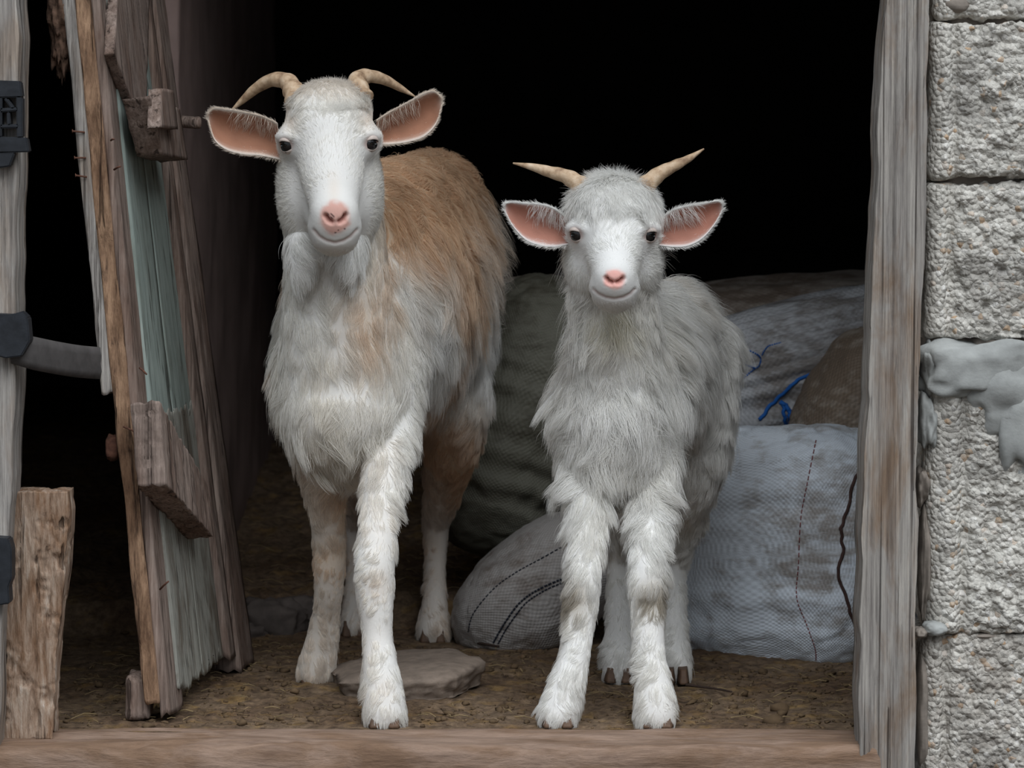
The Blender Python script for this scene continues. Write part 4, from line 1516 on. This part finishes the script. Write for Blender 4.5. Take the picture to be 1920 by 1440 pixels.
def g1_coat(V, Nn, T):
    p = proj(V)
    x, y = p[:, 0], p[:, 1]
    z = V[:, 2]
    C = np.tile(WHITE, (len(V), 1))
    n1 = fbm(V * np.array([16, 8, 9]), 3, 31)
    n2 = fbm(V * np.array([60, 30, 14]), 3, 32)
    side = np.isin(T, ['body', 'rump'])
    up = sstep(0.50, 0.66, z + 0.05 * n1 + 0.03 * n2)
    t = side * (0.85 * up + (1 - up) * 0.55 * sstep(0.05, 0.35, n1 + 0.6 * n2))
    t = t * (1 - 0.75 * sstep(0.1, 0.4, fbm(V * np.array([24, 14, 20]), 3, 35)) * sstep(0.60, 0.5, z + 0.02 * n1) if False else 1)
    C = mixv(C, TAN, np.clip(t, 0, 1))
    pale = side * sstep(0.08, 0.3, fbm(V * np.array([20, 12, 12]), 3, 36)) * (1 - sstep(0.64, 0.70, z)) * 0.65
    C = mixv(C, WHITE, pale)
    dk = side * sstep(0.28, 0.45, n2) * 0.5
    C = mixv(C, TAND, dk)
    nk = np.isin(T, ['neck', 'chest'])
    C = mixv(C, CREAM, nk * (0.35 + 0.4 * sstep(0, 0.4, n1)))
    C = mixv(C, TAN, nk * 0.5 * np.exp(-(((x - 685) / 42) ** 2 + ((y - 610) / 85) ** 2)))
    C = mixv(C, TAN, nk * 0.5 * sstep(690, 740, x) * sstep(640, 520, y))
    for leg, inner in (('leg_fr', 1), ('leg_fl', 0)):
        m = T == leg
        f = np.where(m, 0.12 * sstep(0, 0.3, n1), 0)
        if inner:
            f = np.where(m, np.clip(0.30 + 0.5 * sstep(600, 640, x) * sstep(1050, 900, y) + 0.4 * np.exp(-((y - 1050) / 30) ** 2), 0, 0.9), f)
        else:
            f = np.where(m, np.maximum(f, 0.45 * np.exp(-(((x - 708) / 18) ** 2 + ((y - 1095) / 28) ** 2)) + 0.35 * np.exp(-(((x - 722) / 9) ** 2 + ((y - 1290) / 26) ** 2))), f)
        C = mixv(C, TAN, f)
        C = mixv(C, CREAM, m * 0.25)
    hl = np.isin(T, ['leg_hl', 'leg_hr'])
    C = mixv(C, TAN, hl * np.clip(0.45 + 0.35 * sstep(0.0, 0.3, n1) - 0.25 * sstep(900, 1000, y), 0, 1) * sstep(700, 850, y))
    C = mixv(C, TAND, hl * 0.20 * sstep(0.0, 0.3, n2 + 0.2) * sstep(760, 860, y))
    hd = np.isin(T, ['head', 'ear'])
    C = mixv(C, CREAM, hd * 0.25)
    C = mixv(C, TAN, (T == 'head') * (0.12 * sstep(190, 165, y) + 0.25 * np.exp(-(((np.abs(x - 616) - 72) / 16) ** 2 + ((y - 228) / 22) ** 2)) + 0.22 * np.exp(-(((x - 626) / 12) ** 2 + ((y - 355) / 30) ** 2))))
    C = mixv(C, TAN, (T == 'ear') * 0.30)
    return C


G1_NOSE = P(628, 415, -0.075)


def g1_fur(V, Nn, T):
    p = proj(V)
    x, y = p[:, 0], p[:, 1]
    z = V[:, 2]
    L = np.full(len(V), 0.026)
    LF = np.full(len(V), 0.20)
    D = np.tile(np.array([0.08, 0.05, -1.0]), (len(V), 1))
    dens = np.ones(len(V))
    side = np.isin(T, ['body', 'rump'])
    D[side] = np.array([0.12, 0.28, -1.0])
    up = sstep(0.62, 0.72, z)
    D[side] = norm(D[side] * (1 - up[side])[:, None] + np.array([0.3, 1.0, -0.25]) * up[side][:, None])
    L = np.where(side, 0.026 + 0.026 * sstep(0.66, 0.46, z), L)
    LF = np.where(side, 0.26 + 0.14 * sstep(0.6, 0.45, z), LF)
    L = np.where(T == 'rump', 0.028, L)
    L = np.where(T == 'chest', 0.032, L)
    L = np.where(T == 'neck', 0.020 + 0.01 * sstep(450, 650, y), L)
    L = np.where(T == 'tassel', 0.026, L)
    LF = np.where(T == 'tassel', 0.30, LF)
    leg = np.char.startswith(T.astype(str), 'leg')
    Ll = np.interp(z, [0.0, 0.06, 0.10, 0.16, 0.22, 0.30, 0.38], [0.018, 0.017, 0.012, 0.011, 0.015, 0.022, 0.032])
    L = np.where(leg, Ll, L)
    D[leg] = np.array([0, 0.12, -1.0])
    LF = np.where(leg, 0.215 + 0.08 * sstep(0.2, 0.35, z), LF)
    hd = T == 'head'
    if hd.any():
        dd = norm(V - G1_NOSE)
        dd = dd + np.array([0, 0, -0.4]) * sstep(300, 420, y)[:, None]
        top = hd * sstep(240, 185, y)
        dd = norm(dd) * (1 - top)[:, None] + np.array([0.0, -0.9, 0.0]) * top[:, None]
        D = np.where(hd[:, None], dd, D)
        L = np.where(hd, 0.012 + 0.004 * top + 0.008 * sstep(0.03, 0.09, V[:, 1]), L)
        LF = np.where(hd, 0.19, LF)
    return L, LF, D, dens


def g1_wisps(bV, bF, bN, bC, bT, hV, hF, hN, hC):
    """long loose hairs standing off the flank and tail"""
    p = proj(bV)
    d = (np.isin(bT, ['body', 'rump']) * (bN[:, 0] > 0.5) * (bV[:, 1] > 0.45) * (p[:, 1] > 420)).astype(float) + (bT == 'rump') * (p[:, 0] > 870) * 1.0 + 1e-7
    D = np.tile(np.array([0.9, 0.2, -0.25]), (len(bV), 1))
    return grow(bV, bF, bN, D, np.full(len(bV), 0.055), np.full(len(bV), 0.45), mixv(bC, CREAM, np.full(len(bV), 0.5)), d, 900, 0.00016, clump=0.9, per_clump=22, swirl=0.5, seed=91, grav=0.1)


def forelock(cx, ytop, ybot, half, L, n, seed):
    def fn(bV, bF, bN, bC, bT, hV, hF, hN, hC):
        p = proj(hV)
        d = (np.abs(p[:, 0] - cx) < half) * (p[:, 1] < ybot) * (p[:, 1] > ytop) * (hN[:, 1] < 0.5) * (1 - sstep(ytop + 0.4 * (ybot - ytop), ybot, p[:, 1] + 22 * fbm(hV * 60, 2, seed))) + 1e-7
        D = np.stack([0.9 * (p[:, 0] - cx) / half, np.full(len(hV), -0.6), np.full(len(hV), -0.8)], -1)
        return grow(hV, hF, hN, D, np.full(len(hV), L), np.full(len(hV), 0.24), hC, d, n, 0.00030, clump=0.9, per_clump=120, swirl=1.1, seed=seed, grav=0.5, swirl_scale=34.0)
    return fn


build_goat('goat', 'larger white and tan goat with backswept horns stepping over the flat stone', tuple(P(660, 1300, 0.2) * np.array([1, 1, 0])),
           ((-0.40, -0.06, -0.01), (0.06, 0.98, 0.86)), ((-0.34, -0.10, 0.58), (-0.14, 0.16, 0.90)), g1_body, g1_head,
           dict(mouth=[(588, 432), (598, 444), (612, 452), (628, 456), (644, 452), (658, 444), (670, 431)], nostrils=([(610, 405), (615, 413), (621, 416)], [(649, 403), (644, 412), (637, 416)]),
                eyes=((535, 272), (697, 269)), brows=([(522, 258), (536, 253), (552, 260)], [(680, 257), (696, 250), (709, 256)]), front_y=0.03, nose=(628, 408), nose_r=(30, 33), freckles=1.0, pink=(206, 162, 150), ear_pink=(150, 106, 84), ear_hair=0.020,
                eye_r=0.0124, eye_sink=0.0080, ridges=46, clump=0.9, per_clump=70, swirl=0.55, seed=3, lock_on=['body', 'chest', 'rump'], extra=[g1_wisps, forelock(617, 150, 225, 80, 0.017, 4000, 61)]),
           g1_coat, g1_fur,
           [([(520, 232), (490, 218), (455, 210), (425, 205), (402, 203), (392, 212)], [(528, 300), (490, 292), (455, 289), (425, 281), (402, 262), (390, 226)], 0.06, 0.075, 0.026),
            ([(706, 226), (735, 208), (765, 192), (795, 175), (813, 171), (826, 182)], [(706, 270), (735, 270), (765, 266), (795, 256), (818, 232), (829, 198)], 0.06, 0.075, 0.026)],
           [[(556, 190, 0.075, 22), (550, 170, 0.085, 20), (538, 153, 0.10, 16.5), (510, 150, 0.115, 13), (480, 166, 0.13, 10), (455, 188, 0.14, 6.5), (433, 208, 0.145, 1.5)],
            [(680, 186, 0.075, 22), (672, 166, 0.085, 20), (672, 148, 0.10, 16.5), (695, 143, 0.115, 13), (722, 150, 0.13, 10), (750, 165, 0.14, 6.5), (778, 181, 0.145, 1.5)]],
           [(722, 1366, 0.0, 0.046, 0.022), (592, 1281, 0.36, 0.046, 0.022), (812, 1208, 0.73, 0.044, 0.024), (665, 1200, 0.79, 0.042, 0.024)],
           dict(ear=5000, ear_in=170, lock=26000, body=175000, head=70000), 0.00030)


# ---- the white kid
def g2_body(B):
    yaw = Matrix.Rotation(math.radians(-20), 3, 'Z')
    B.ell((0.178, 0.26, 0.445), (0.080, 0.16, 0.112), 0.03, 'body', yaw)
    B.ell((0.222, 0.385, 0.455), (0.075, 0.10, 0.100), 0.03, 'rump', yaw)
    B.cone((0.150, 0.17, 0.50), (0.225, 0.38, 0.51), 0.042, 0.045, 0.03, 'body')
    B.ell(P(1152, 775, 0.16), (0.070, 0.085, 0.105), 0.03, 'chest')
    B.ell(P(1152, 850, 0.15), (0.052, 0.06, 0.05), 0.03, 'chest')
    B.chain([(1150, 470, 0.09, 70), (1151, 560, 0.105, 70), (1152, 650, 0.12, 76), (1153, 740, 0.15, 90)], 0.03, 'neck')
    B.chain([(1088, 770, 0.17, 46), (1096, 860, 0.15, 44), (1101, 940, 0.11, 36), (1100, 1020, 0.07, 31), (1094, 1090, 0.045, 30), (1090, 1130, 0.04, 29), (1083, 1180, 0.03, 27), (1078, 1225, 0.02, 26), (1062, 1285, 0.008, 32), (1046, 1338, 0.0, 37)], 0.025, 'leg_fl')
    B.chain([(1212, 770, 0.18, 48), (1220, 860, 0.16, 46), (1221, 940, 0.12, 38), (1218, 1020, 0.07, 33), (1214, 1090, 0.045, 32), (1213, 1130, 0.04, 30), (1216, 1190, 0.03, 29), (1219, 1240, 0.02, 29), (1226, 1295, 0.008, 35), (1230, 1340, 0.0, 39)], 0.025, 'leg_fr')
    B.chain([(1235, 650, 0.38, 56), (1205, 800, 0.34, 52), (1190, 900, 0.36, 40), (1176, 980, 0.43, 30), (1164, 1050, 0.47, 23), (1163, 1120, 0.44, 24), (1162, 1185, 0.40, 26), (1160, 1232, 0.37, 31), (1159, 1262, 0.36, 28)], 0.025, 'leg_hl')
    B.chain([(1320, 650, 0.40, 56), (1312, 800, 0.37, 54), (1300, 890, 0.38, 42), (1282, 980, 0.45, 32), (1266, 1050, 0.49, 24), (1262, 1120, 0.46, 23), (1262, 1185, 0.42, 24), (1265, 1238, 0.38, 28), (1267, 1270, 0.37, 26)], 0.025, 'leg_hr')


def g2_head(H):
    H.ell(P(1150, 406, 0.058), (0.052, 0.057, 0.049), 0.02)
    H.ell(P(1150, 380, 0.058), (0.042, 0.044, 0.028), 0.02)
    for s, ex in ((-1, 1082), (1, 1216)):
        H.ell(P(ex - s * 4, 434, 0.040), (0.017, 0.026, 0.019), 0.012)
        H.ell(P(1150 + s * 44, 492, 0.075), (0.030, 0.042, 0.045), 0.02)
    H.cone(P(1150, 432, 0.034), P(1152, 515, -0.024), 0.043, 0.028, 0.022)
    H.cone(P(1150, 470, 0.070), P(1152, 545, 0.005), 0.048, 0.027, 0.022)
    H.ell(P(1152, 518, -0.040), (0.023, 0.017, 0.021), 0.012)
    H.ell(P(1152, 540, -0.022), (0.031, 0.024, 0.018), 0.013)
    H.ell(P(1152, 557, -0.014), (0.025, 0.023, 0.013), 0.012)


def g2_coat(V, Nn, T):
    p = proj(V)
    x, y = p[:, 0], p[:, 1]
    n1 = fbm(V * np.array([16, 16, 12]), 3, 51)
    C = np.tile(WHITE * 1.02, (len(V), 1))
    C = mixv(C, CREAM, (~np.isin(T, ['head', 'ear'])) * (0.08 + 0.16 * sstep(0.0, 0.4, n1)))
    leg = np.char.startswith(T.astype(str), 'leg_f')
    DIRT = np.array(srgb(150, 136, 112))
    kn = 1.0 * np.exp(-(((x - 1076) / 24) ** 2 + ((y - 1122) / 36) ** 2)) + 1.05 * np.exp(-(((x - 1226) / 26) ** 2 + ((y - 1120) / 30) ** 2))
    C = mixv(C, DIRT, leg * np.clip(kn + 0.15 * n1 * kn, 0, 0.9))
    bl = np.isin(T, ['body', 'rump', 'chest'])
    C = mixv(C, np.array(srgb(205, 186, 160)), bl * 0.22 * sstep(0.3, 0.5, fbm(V * 18, 2, 58)))
    C = mixv(C, np.array(srgb(200, 190, 150)), (T == 'neck') * 0.5 * np.exp(-(((x - 1150) / 30) ** 2 + ((y - 600) / 25) ** 2)))
    return C


G2_NOSE = P(1152, 528, -0.07)


def g2_fur(V, Nn, T):
    p = proj(V)
    x, y = p[:, 0], p[:, 1]
    z = V[:, 2]
    L = np.full(len(V), 0.045)
    LF = np.full(len(V), 0.26)
    D = np.tile(np.array([0.0, 0.05, -1.0]), (len(V), 1))
    dens = np.ones(len(V))
    side = np.isin(T, ['body', 'rump'])
    sx = np.clip(Nn[:, 0], -1, 1)
    D[side] = np.array([0.25, 0.55, -0.85])
    L = np.where(side, 0.045, L)
    LF = np.where(side, 0.30, LF)
    D = D + (np.isin(T, ['chest', 'neck'])[:, None] * np.array([1.0, 0, 0])) * (0.35 * sx)[:, None]
    L = np.where(T == 'neck', 0.030, L)
    L = np.where(T == 'chest', 0.046, L)
    leg = np.char.startswith(T.astype(str), 'leg')
    Ll = np.interp(z, [0.0, 0.05, 0.10, 0.16, 0.20, 0.27, 0.34], [0.020, 0.020, 0.017, 0.018, 0.024, 0.034, 0.046])
    L = np.where(leg, Ll, L)
    D[leg] = np.array([0, 0.1, -1.0])
    LF = np.where(leg, 0.215 + 0.10 * sstep(0.17, 0.3, z), LF)
    hd = T == 'head'
    if hd.any():
        dd = norm(V - G2_NOSE)
        dd = dd + np.array([0, 0, -0.8]) * sstep(440, 540, y)[:, None]
        top = hd * sstep(425, 365, y)
        dd = norm(dd) * (1 - top)[:, None] + np.array([0.0, -0.9, -0.5]) * top[:, None]
        D = np.where(hd[:, None], dd, D)
        L = np.where(hd, 0.013 + 0.009 * top + 0.014 * sstep(0.02, 0.07, V[:, 1]), L)
        LF = np.where(hd, 0.20, LF)
    return L, LF, D, dens


def g2_wisps(bV, bF, bN, bC, bT, hV, hF, hN, hC):
    p = proj(bV)
    d = (np.isin(bT, ['body', 'rump', 'chest', 'neck']) * (np.abs(bN[:, 0]) > 0.5)).astype(float) + 1e-7
    D = np.stack([np.sign(bN[:, 0]) * 0.7, np.full(len(bV), 0.1), np.full(len(bV), -0.7)], -1)
    return grow(bV, bF, bN, D, np.full(len(bV), 0.055), np.full(len(bV), 0.40), bC, d, 2500, 0.0002, clump=0.9, per_clump=25, swirl=0.5, seed=92, grav=0.2)


build_goat('goat', 'smaller shaggy white goat kid with short spread horns and pink nose', tuple(P(1150, 1330, 0.1) * np.array([1, 1, 0])),
           ((0.02, -0.06, -0.01), (0.36, 0.58, 0.66)), ((0.04, -0.09, 0.50), (0.23, 0.14, 0.74)), g2_body, g2_head,
           dict(mouth=[(1112, 543), (1120, 551), (1135, 558), (1152, 561), (1169, 558), (1183, 551), (1191, 542)], nostrils=([(1136, 522), (1141, 528), (1147, 530)], [(1169, 522), (1164, 528), (1158, 530)]),
                eyes=((1079, 440), (1220, 441)), brows=([(1066, 428), (1079, 423), (1094, 430)], [(1206, 430), (1220, 424), (1233, 430)]), front_y=0.03, nose=(1152, 523), nose_r=(22, 21), freckles=0.0, pink=(234, 178, 168), ear_pink=(164, 114, 98), ear_hair=0.022,
                eye_r=0.0120, eye_sink=0.0078, ridges=40, clump=0.92, per_clump=90, swirl=0.65, seed=13, lock_on=['body', 'chest', 'rump', 'neck'], extra=[g2_wisps, forelock(1150, 320, 415, 85, 0.028, 5000, 62)]),
           g2_coat, g2_fur,
           [([(1066, 412), (1040, 392), (1012, 383), (985, 381), (960, 379), (948, 382)], [(1066, 458), (1040, 463), (1012, 460), (985, 449), (960, 422), (946, 396)], 0.05, 0.055, 0.022),
            ([(1236, 414), (1262, 394), (1290, 386), (1316, 382), (1342, 377), (1353, 380)], [(1236, 460), (1262, 463), (1290, 461), (1318, 446), (1342, 418), (1355, 394)], 0.05, 0.055, 0.022)],
           [[(1104, 360, 0.05, 19), (1086, 346, 0.055, 18), (1062, 331, 0.06, 14), (1030, 322, 0.065, 11), (998, 313, 0.07, 7), (962, 306, 0.075, 1.5)],
            [(1198, 360, 0.05, 19), (1214, 345, 0.055, 18), (1236, 326, 0.06, 14), (1262, 312, 0.065, 11), (1290, 298, 0.07, 7), (1320, 279, 0.075, 1.5)]],
           [(1046, 1364, 0.0, 0.044, 0.02), (1231, 1364, 0.0, 0.045, 0.02), (1159, 1281, 0.355, 0.040, 0.020), (1268, 1288, 0.34, 0.036, 0.020)],
           dict(ear=5000, ear_in=190, lock=34000, body=150000, head=60000), 0.00032)

# ------------------------------------------------------------------ stones, twigs, straw and clods
c0 = PF(765, 1285, 0.0)
nu_, nr_ = 160, 26
ang = np.linspace(0, 2 * math.pi, nu_, endpoint=False)
ca = np.stack([np.cos(ang), np.sin(ang), ang * 0], -1)
corner = np.min([1.0 / np.maximum(np.cos(ang - t_), 0.2) * d_ for t_, d_ in ((0.3, 0.92), (1.3, 0.95), (2.2, 1.0), (3.2, 0.95), (4.1, 0.93), (4.9, 0.86), (5.7, 0.9))], axis=0)
rimr = corner * (1 + 0.06 * fbm(ca * 3.0 + 4, 3, 41))
prof = [(0.0, 0.034), (0.25, 0.034), (0.5, 0.034), (0.7, 0.033), (0.85, 0.031), (0.94, 0.028)] + [(1.0 - 0.02 * k * 0.6, 0.024 - 0.0035 * k) for k in range(9)]
V = []
for k, (rr_, zz_) in enumerate(prof):
    lay = 1.0 if k < 6 else 1 + 0.05 * fbm(ca * 5 + k * 1.9, 3, 44)
    q = ca * (rimr * rr_ * lay)[:, None] * np.array([M(146, 0.28), 0.150, 0]) @ np.array(Matrix.Rotation(0.10, 3, 'Z')).T
    zz = zz_ + (0.004 * fbm(q * 22 + 2, 3, 45) + 0.014 * q[:, 0] / 0.15 + 0.0) * (1 if k < 7 else 0.6)
    V.append(q + np.stack([ang * 0, ang * 0, zz], -1))
V = np.concatenate(V) + c0
F = [(k * nu_ + i_, k * nu_ + (i_ + 1) % nu_, (k + 1) * nu_ + (i_ + 1) % nu_, (k + 1) * nu_ + i_) for k in range(len(prof) - 1) for i_ in range(nu_)]
slab = mesh_obj('flat_stone', V, [f[::-1] for f in F] + [tuple((len(prof) - 1) * nu_ + i_ for i_ in range(nu_))], STONE)
tag(slab, 'flat brown layered stone lying under the larger goat', 'stone')
for k, (px, py, Y, r, lab) in enumerate([(505, 1165, 0.83, 0.045, 'dark broken stone in the floor step beside the door foot'), (560, 1150, 0.86, 0.035, 'small dark stone in the floor step behind the tan foreleg'),
                                         (1020, 1185, 0.72, 0.035, 'dark lump of rubble under the dashed grey sack'), (465, 1190, 0.80, 0.03, 'dark stone half hidden by the door foot')]):
    o = lump('rubble_stone', P(px, py, Y), (r * 1.3, r, r * 0.8), DSTONE, 60 + k, None, 0.45, 2.0, 36, 24, 3.0)
    tag(o, lab, 'stone', group='rubble stones in the floor step')

for pts, r, lab in [([(1286, 1284), (1310, 1287), (1340, 1291), (1372, 1297)], 0.0022, 'thin dark twig lying behind the kid'), ([(845, 1190), (870, 1198), (900, 1206), (935, 1212)], 0.0035, 'dark twig lying between the slab and the grey sack')]:
    q = np.array([PF(x, y, 0.006) for x, y in pts])
    V, F = tube(resample(q, 24), np.linspace(r, r * 0.5, 24), 8)
    tag(mesh_obj('twig', V, F, TWIG), lab, 'twig')

rnd = np.random.default_rng(12)
KEEP_OFF = [(c0[0], c0[1], 0.165, 0.155)]
for o in (s1, s6):                                            # nothing lies inside the sacks, the slab or the hooves
    w = np.array([v.co[:] for v in o.data.vertices])
    w = w[w[:, 2] < 0.05]
    KEEP_OFF.append((w[:, 0].mean(), w[:, 1].mean(), (w[:, 0].max() - w[:, 0].min()) / 2, (w[:, 1].max() - w[:, 1].min()) / 2))
for hx, hy in ((722, 1366), (592, 1281), (812, 1208), (665, 1200), (1046, 1364), (1231, 1364), (1159, 1281), (1268, 1288)):
    f = PF(hx, hy, 0.0)
    KEEP_OFF.append((f[0], f[1] + 0.01, 0.035, 0.045))


def taken(x, y):
    return any(((x - a) / rx) ** 2 + ((y - b) / ry) ** 2 < 1 for a, b, rx, ry in KEEP_OFF)


S = Soup()
for k in range(620):                                         # straw and hay bits
    if k < 330:
        x, y = rnd.uniform(-0.62, 0.52), rnd.uniform(-0.01, 0.7)
        z = float(floor_z(np.array([x]), np.array([y]))[0]) + 0.003
    else:
        x, y = rnd.uniform(-0.5, 0.35), rnd.uniform(0.85, 1.7)
        z = float(floor_z(np.array([x]), np.array([y]))[0]) + 0.004
    if taken(x, y):
        continue
    ln = rnd.uniform(0.006, 0.03) * (1.0 if k < 330 else 1.6)
    if rnd.random() < 0.06:
        ln *= 2
    a = rnd.uniform(0, math.pi)
    d = np.array([math.cos(a), math.sin(a), rnd.normal(0, 0.10)]) * ln * 0.5
    mid = np.array([x, y, z + abs(rnd.normal(0, 0.002))])
    V, F = tube(np.array([mid - d, mid + np.array([0, 0, 0.1 * ln]), mid + d]), rnd.uniform(0.0003, 0.0007), 4)
    S.add(V, F)
tag(S.build('straw_litter', STRAW, None, False), 'short bits of dry straw scattered over the dirt floor', 'straw', 'stuff')
S = Soup()
ico = bmesh.new()
bmesh.ops.create_icosphere(ico, subdivisions=1, radius=1)
iv = np.array([v.co[:] for v in ico.verts]); jf = [tuple(v.index for v in f.verts) for f in ico.faces]
for k in range(2600):
    x, y = rnd.uniform(-0.62, 0.52), rnd.uniform(-0.015, 0.8)
    z = float(floor_z(np.array([x]), np.array([y]))[0])
    if taken(x, y):
        continue
    r = 0.0011 + 0.0011 * rnd.exponential()
    V = iv * (1 + 0.35 * rnd.normal(size=(len(iv), 1))) * np.array([1.2, 1.1, 0.75]) * r + np.array([x, y, z + r * 0.3])
    S.add(V, jf)
tag(S.build('dirt_clods', CLOD, None, True), 'small clods and droppings strewn over the dirt floor', 'dirt', 'stuff')
S = Soup()
for k in range(260):                                          # hay caught on the sacks at the back
    px, py = rnd.uniform(1350, 1640), rnd.uniform(556, 625)
    b0 = P(px, py, 1.42)
    d = rnd.normal(0, 1, 3) * np.array([1, 0.4, 0.5]); d = d / np.linalg.norm(d) * rnd.uniform(0.015, 0.05)
    V, F = tube(np.array([b0 - d, b0 + np.array([0, 0, 0.006]), b0 + d + rnd.normal(0, 0.006, 3)]), 0.0006, 4)
    S.add(V, F)
tag(S.build('hay_litter', plain('old_hay', srgb(104, 92, 74), 0.9, 0.3), None, False), 'loose dark hay lying on the sacks at the back', 'hay', 'stuff')
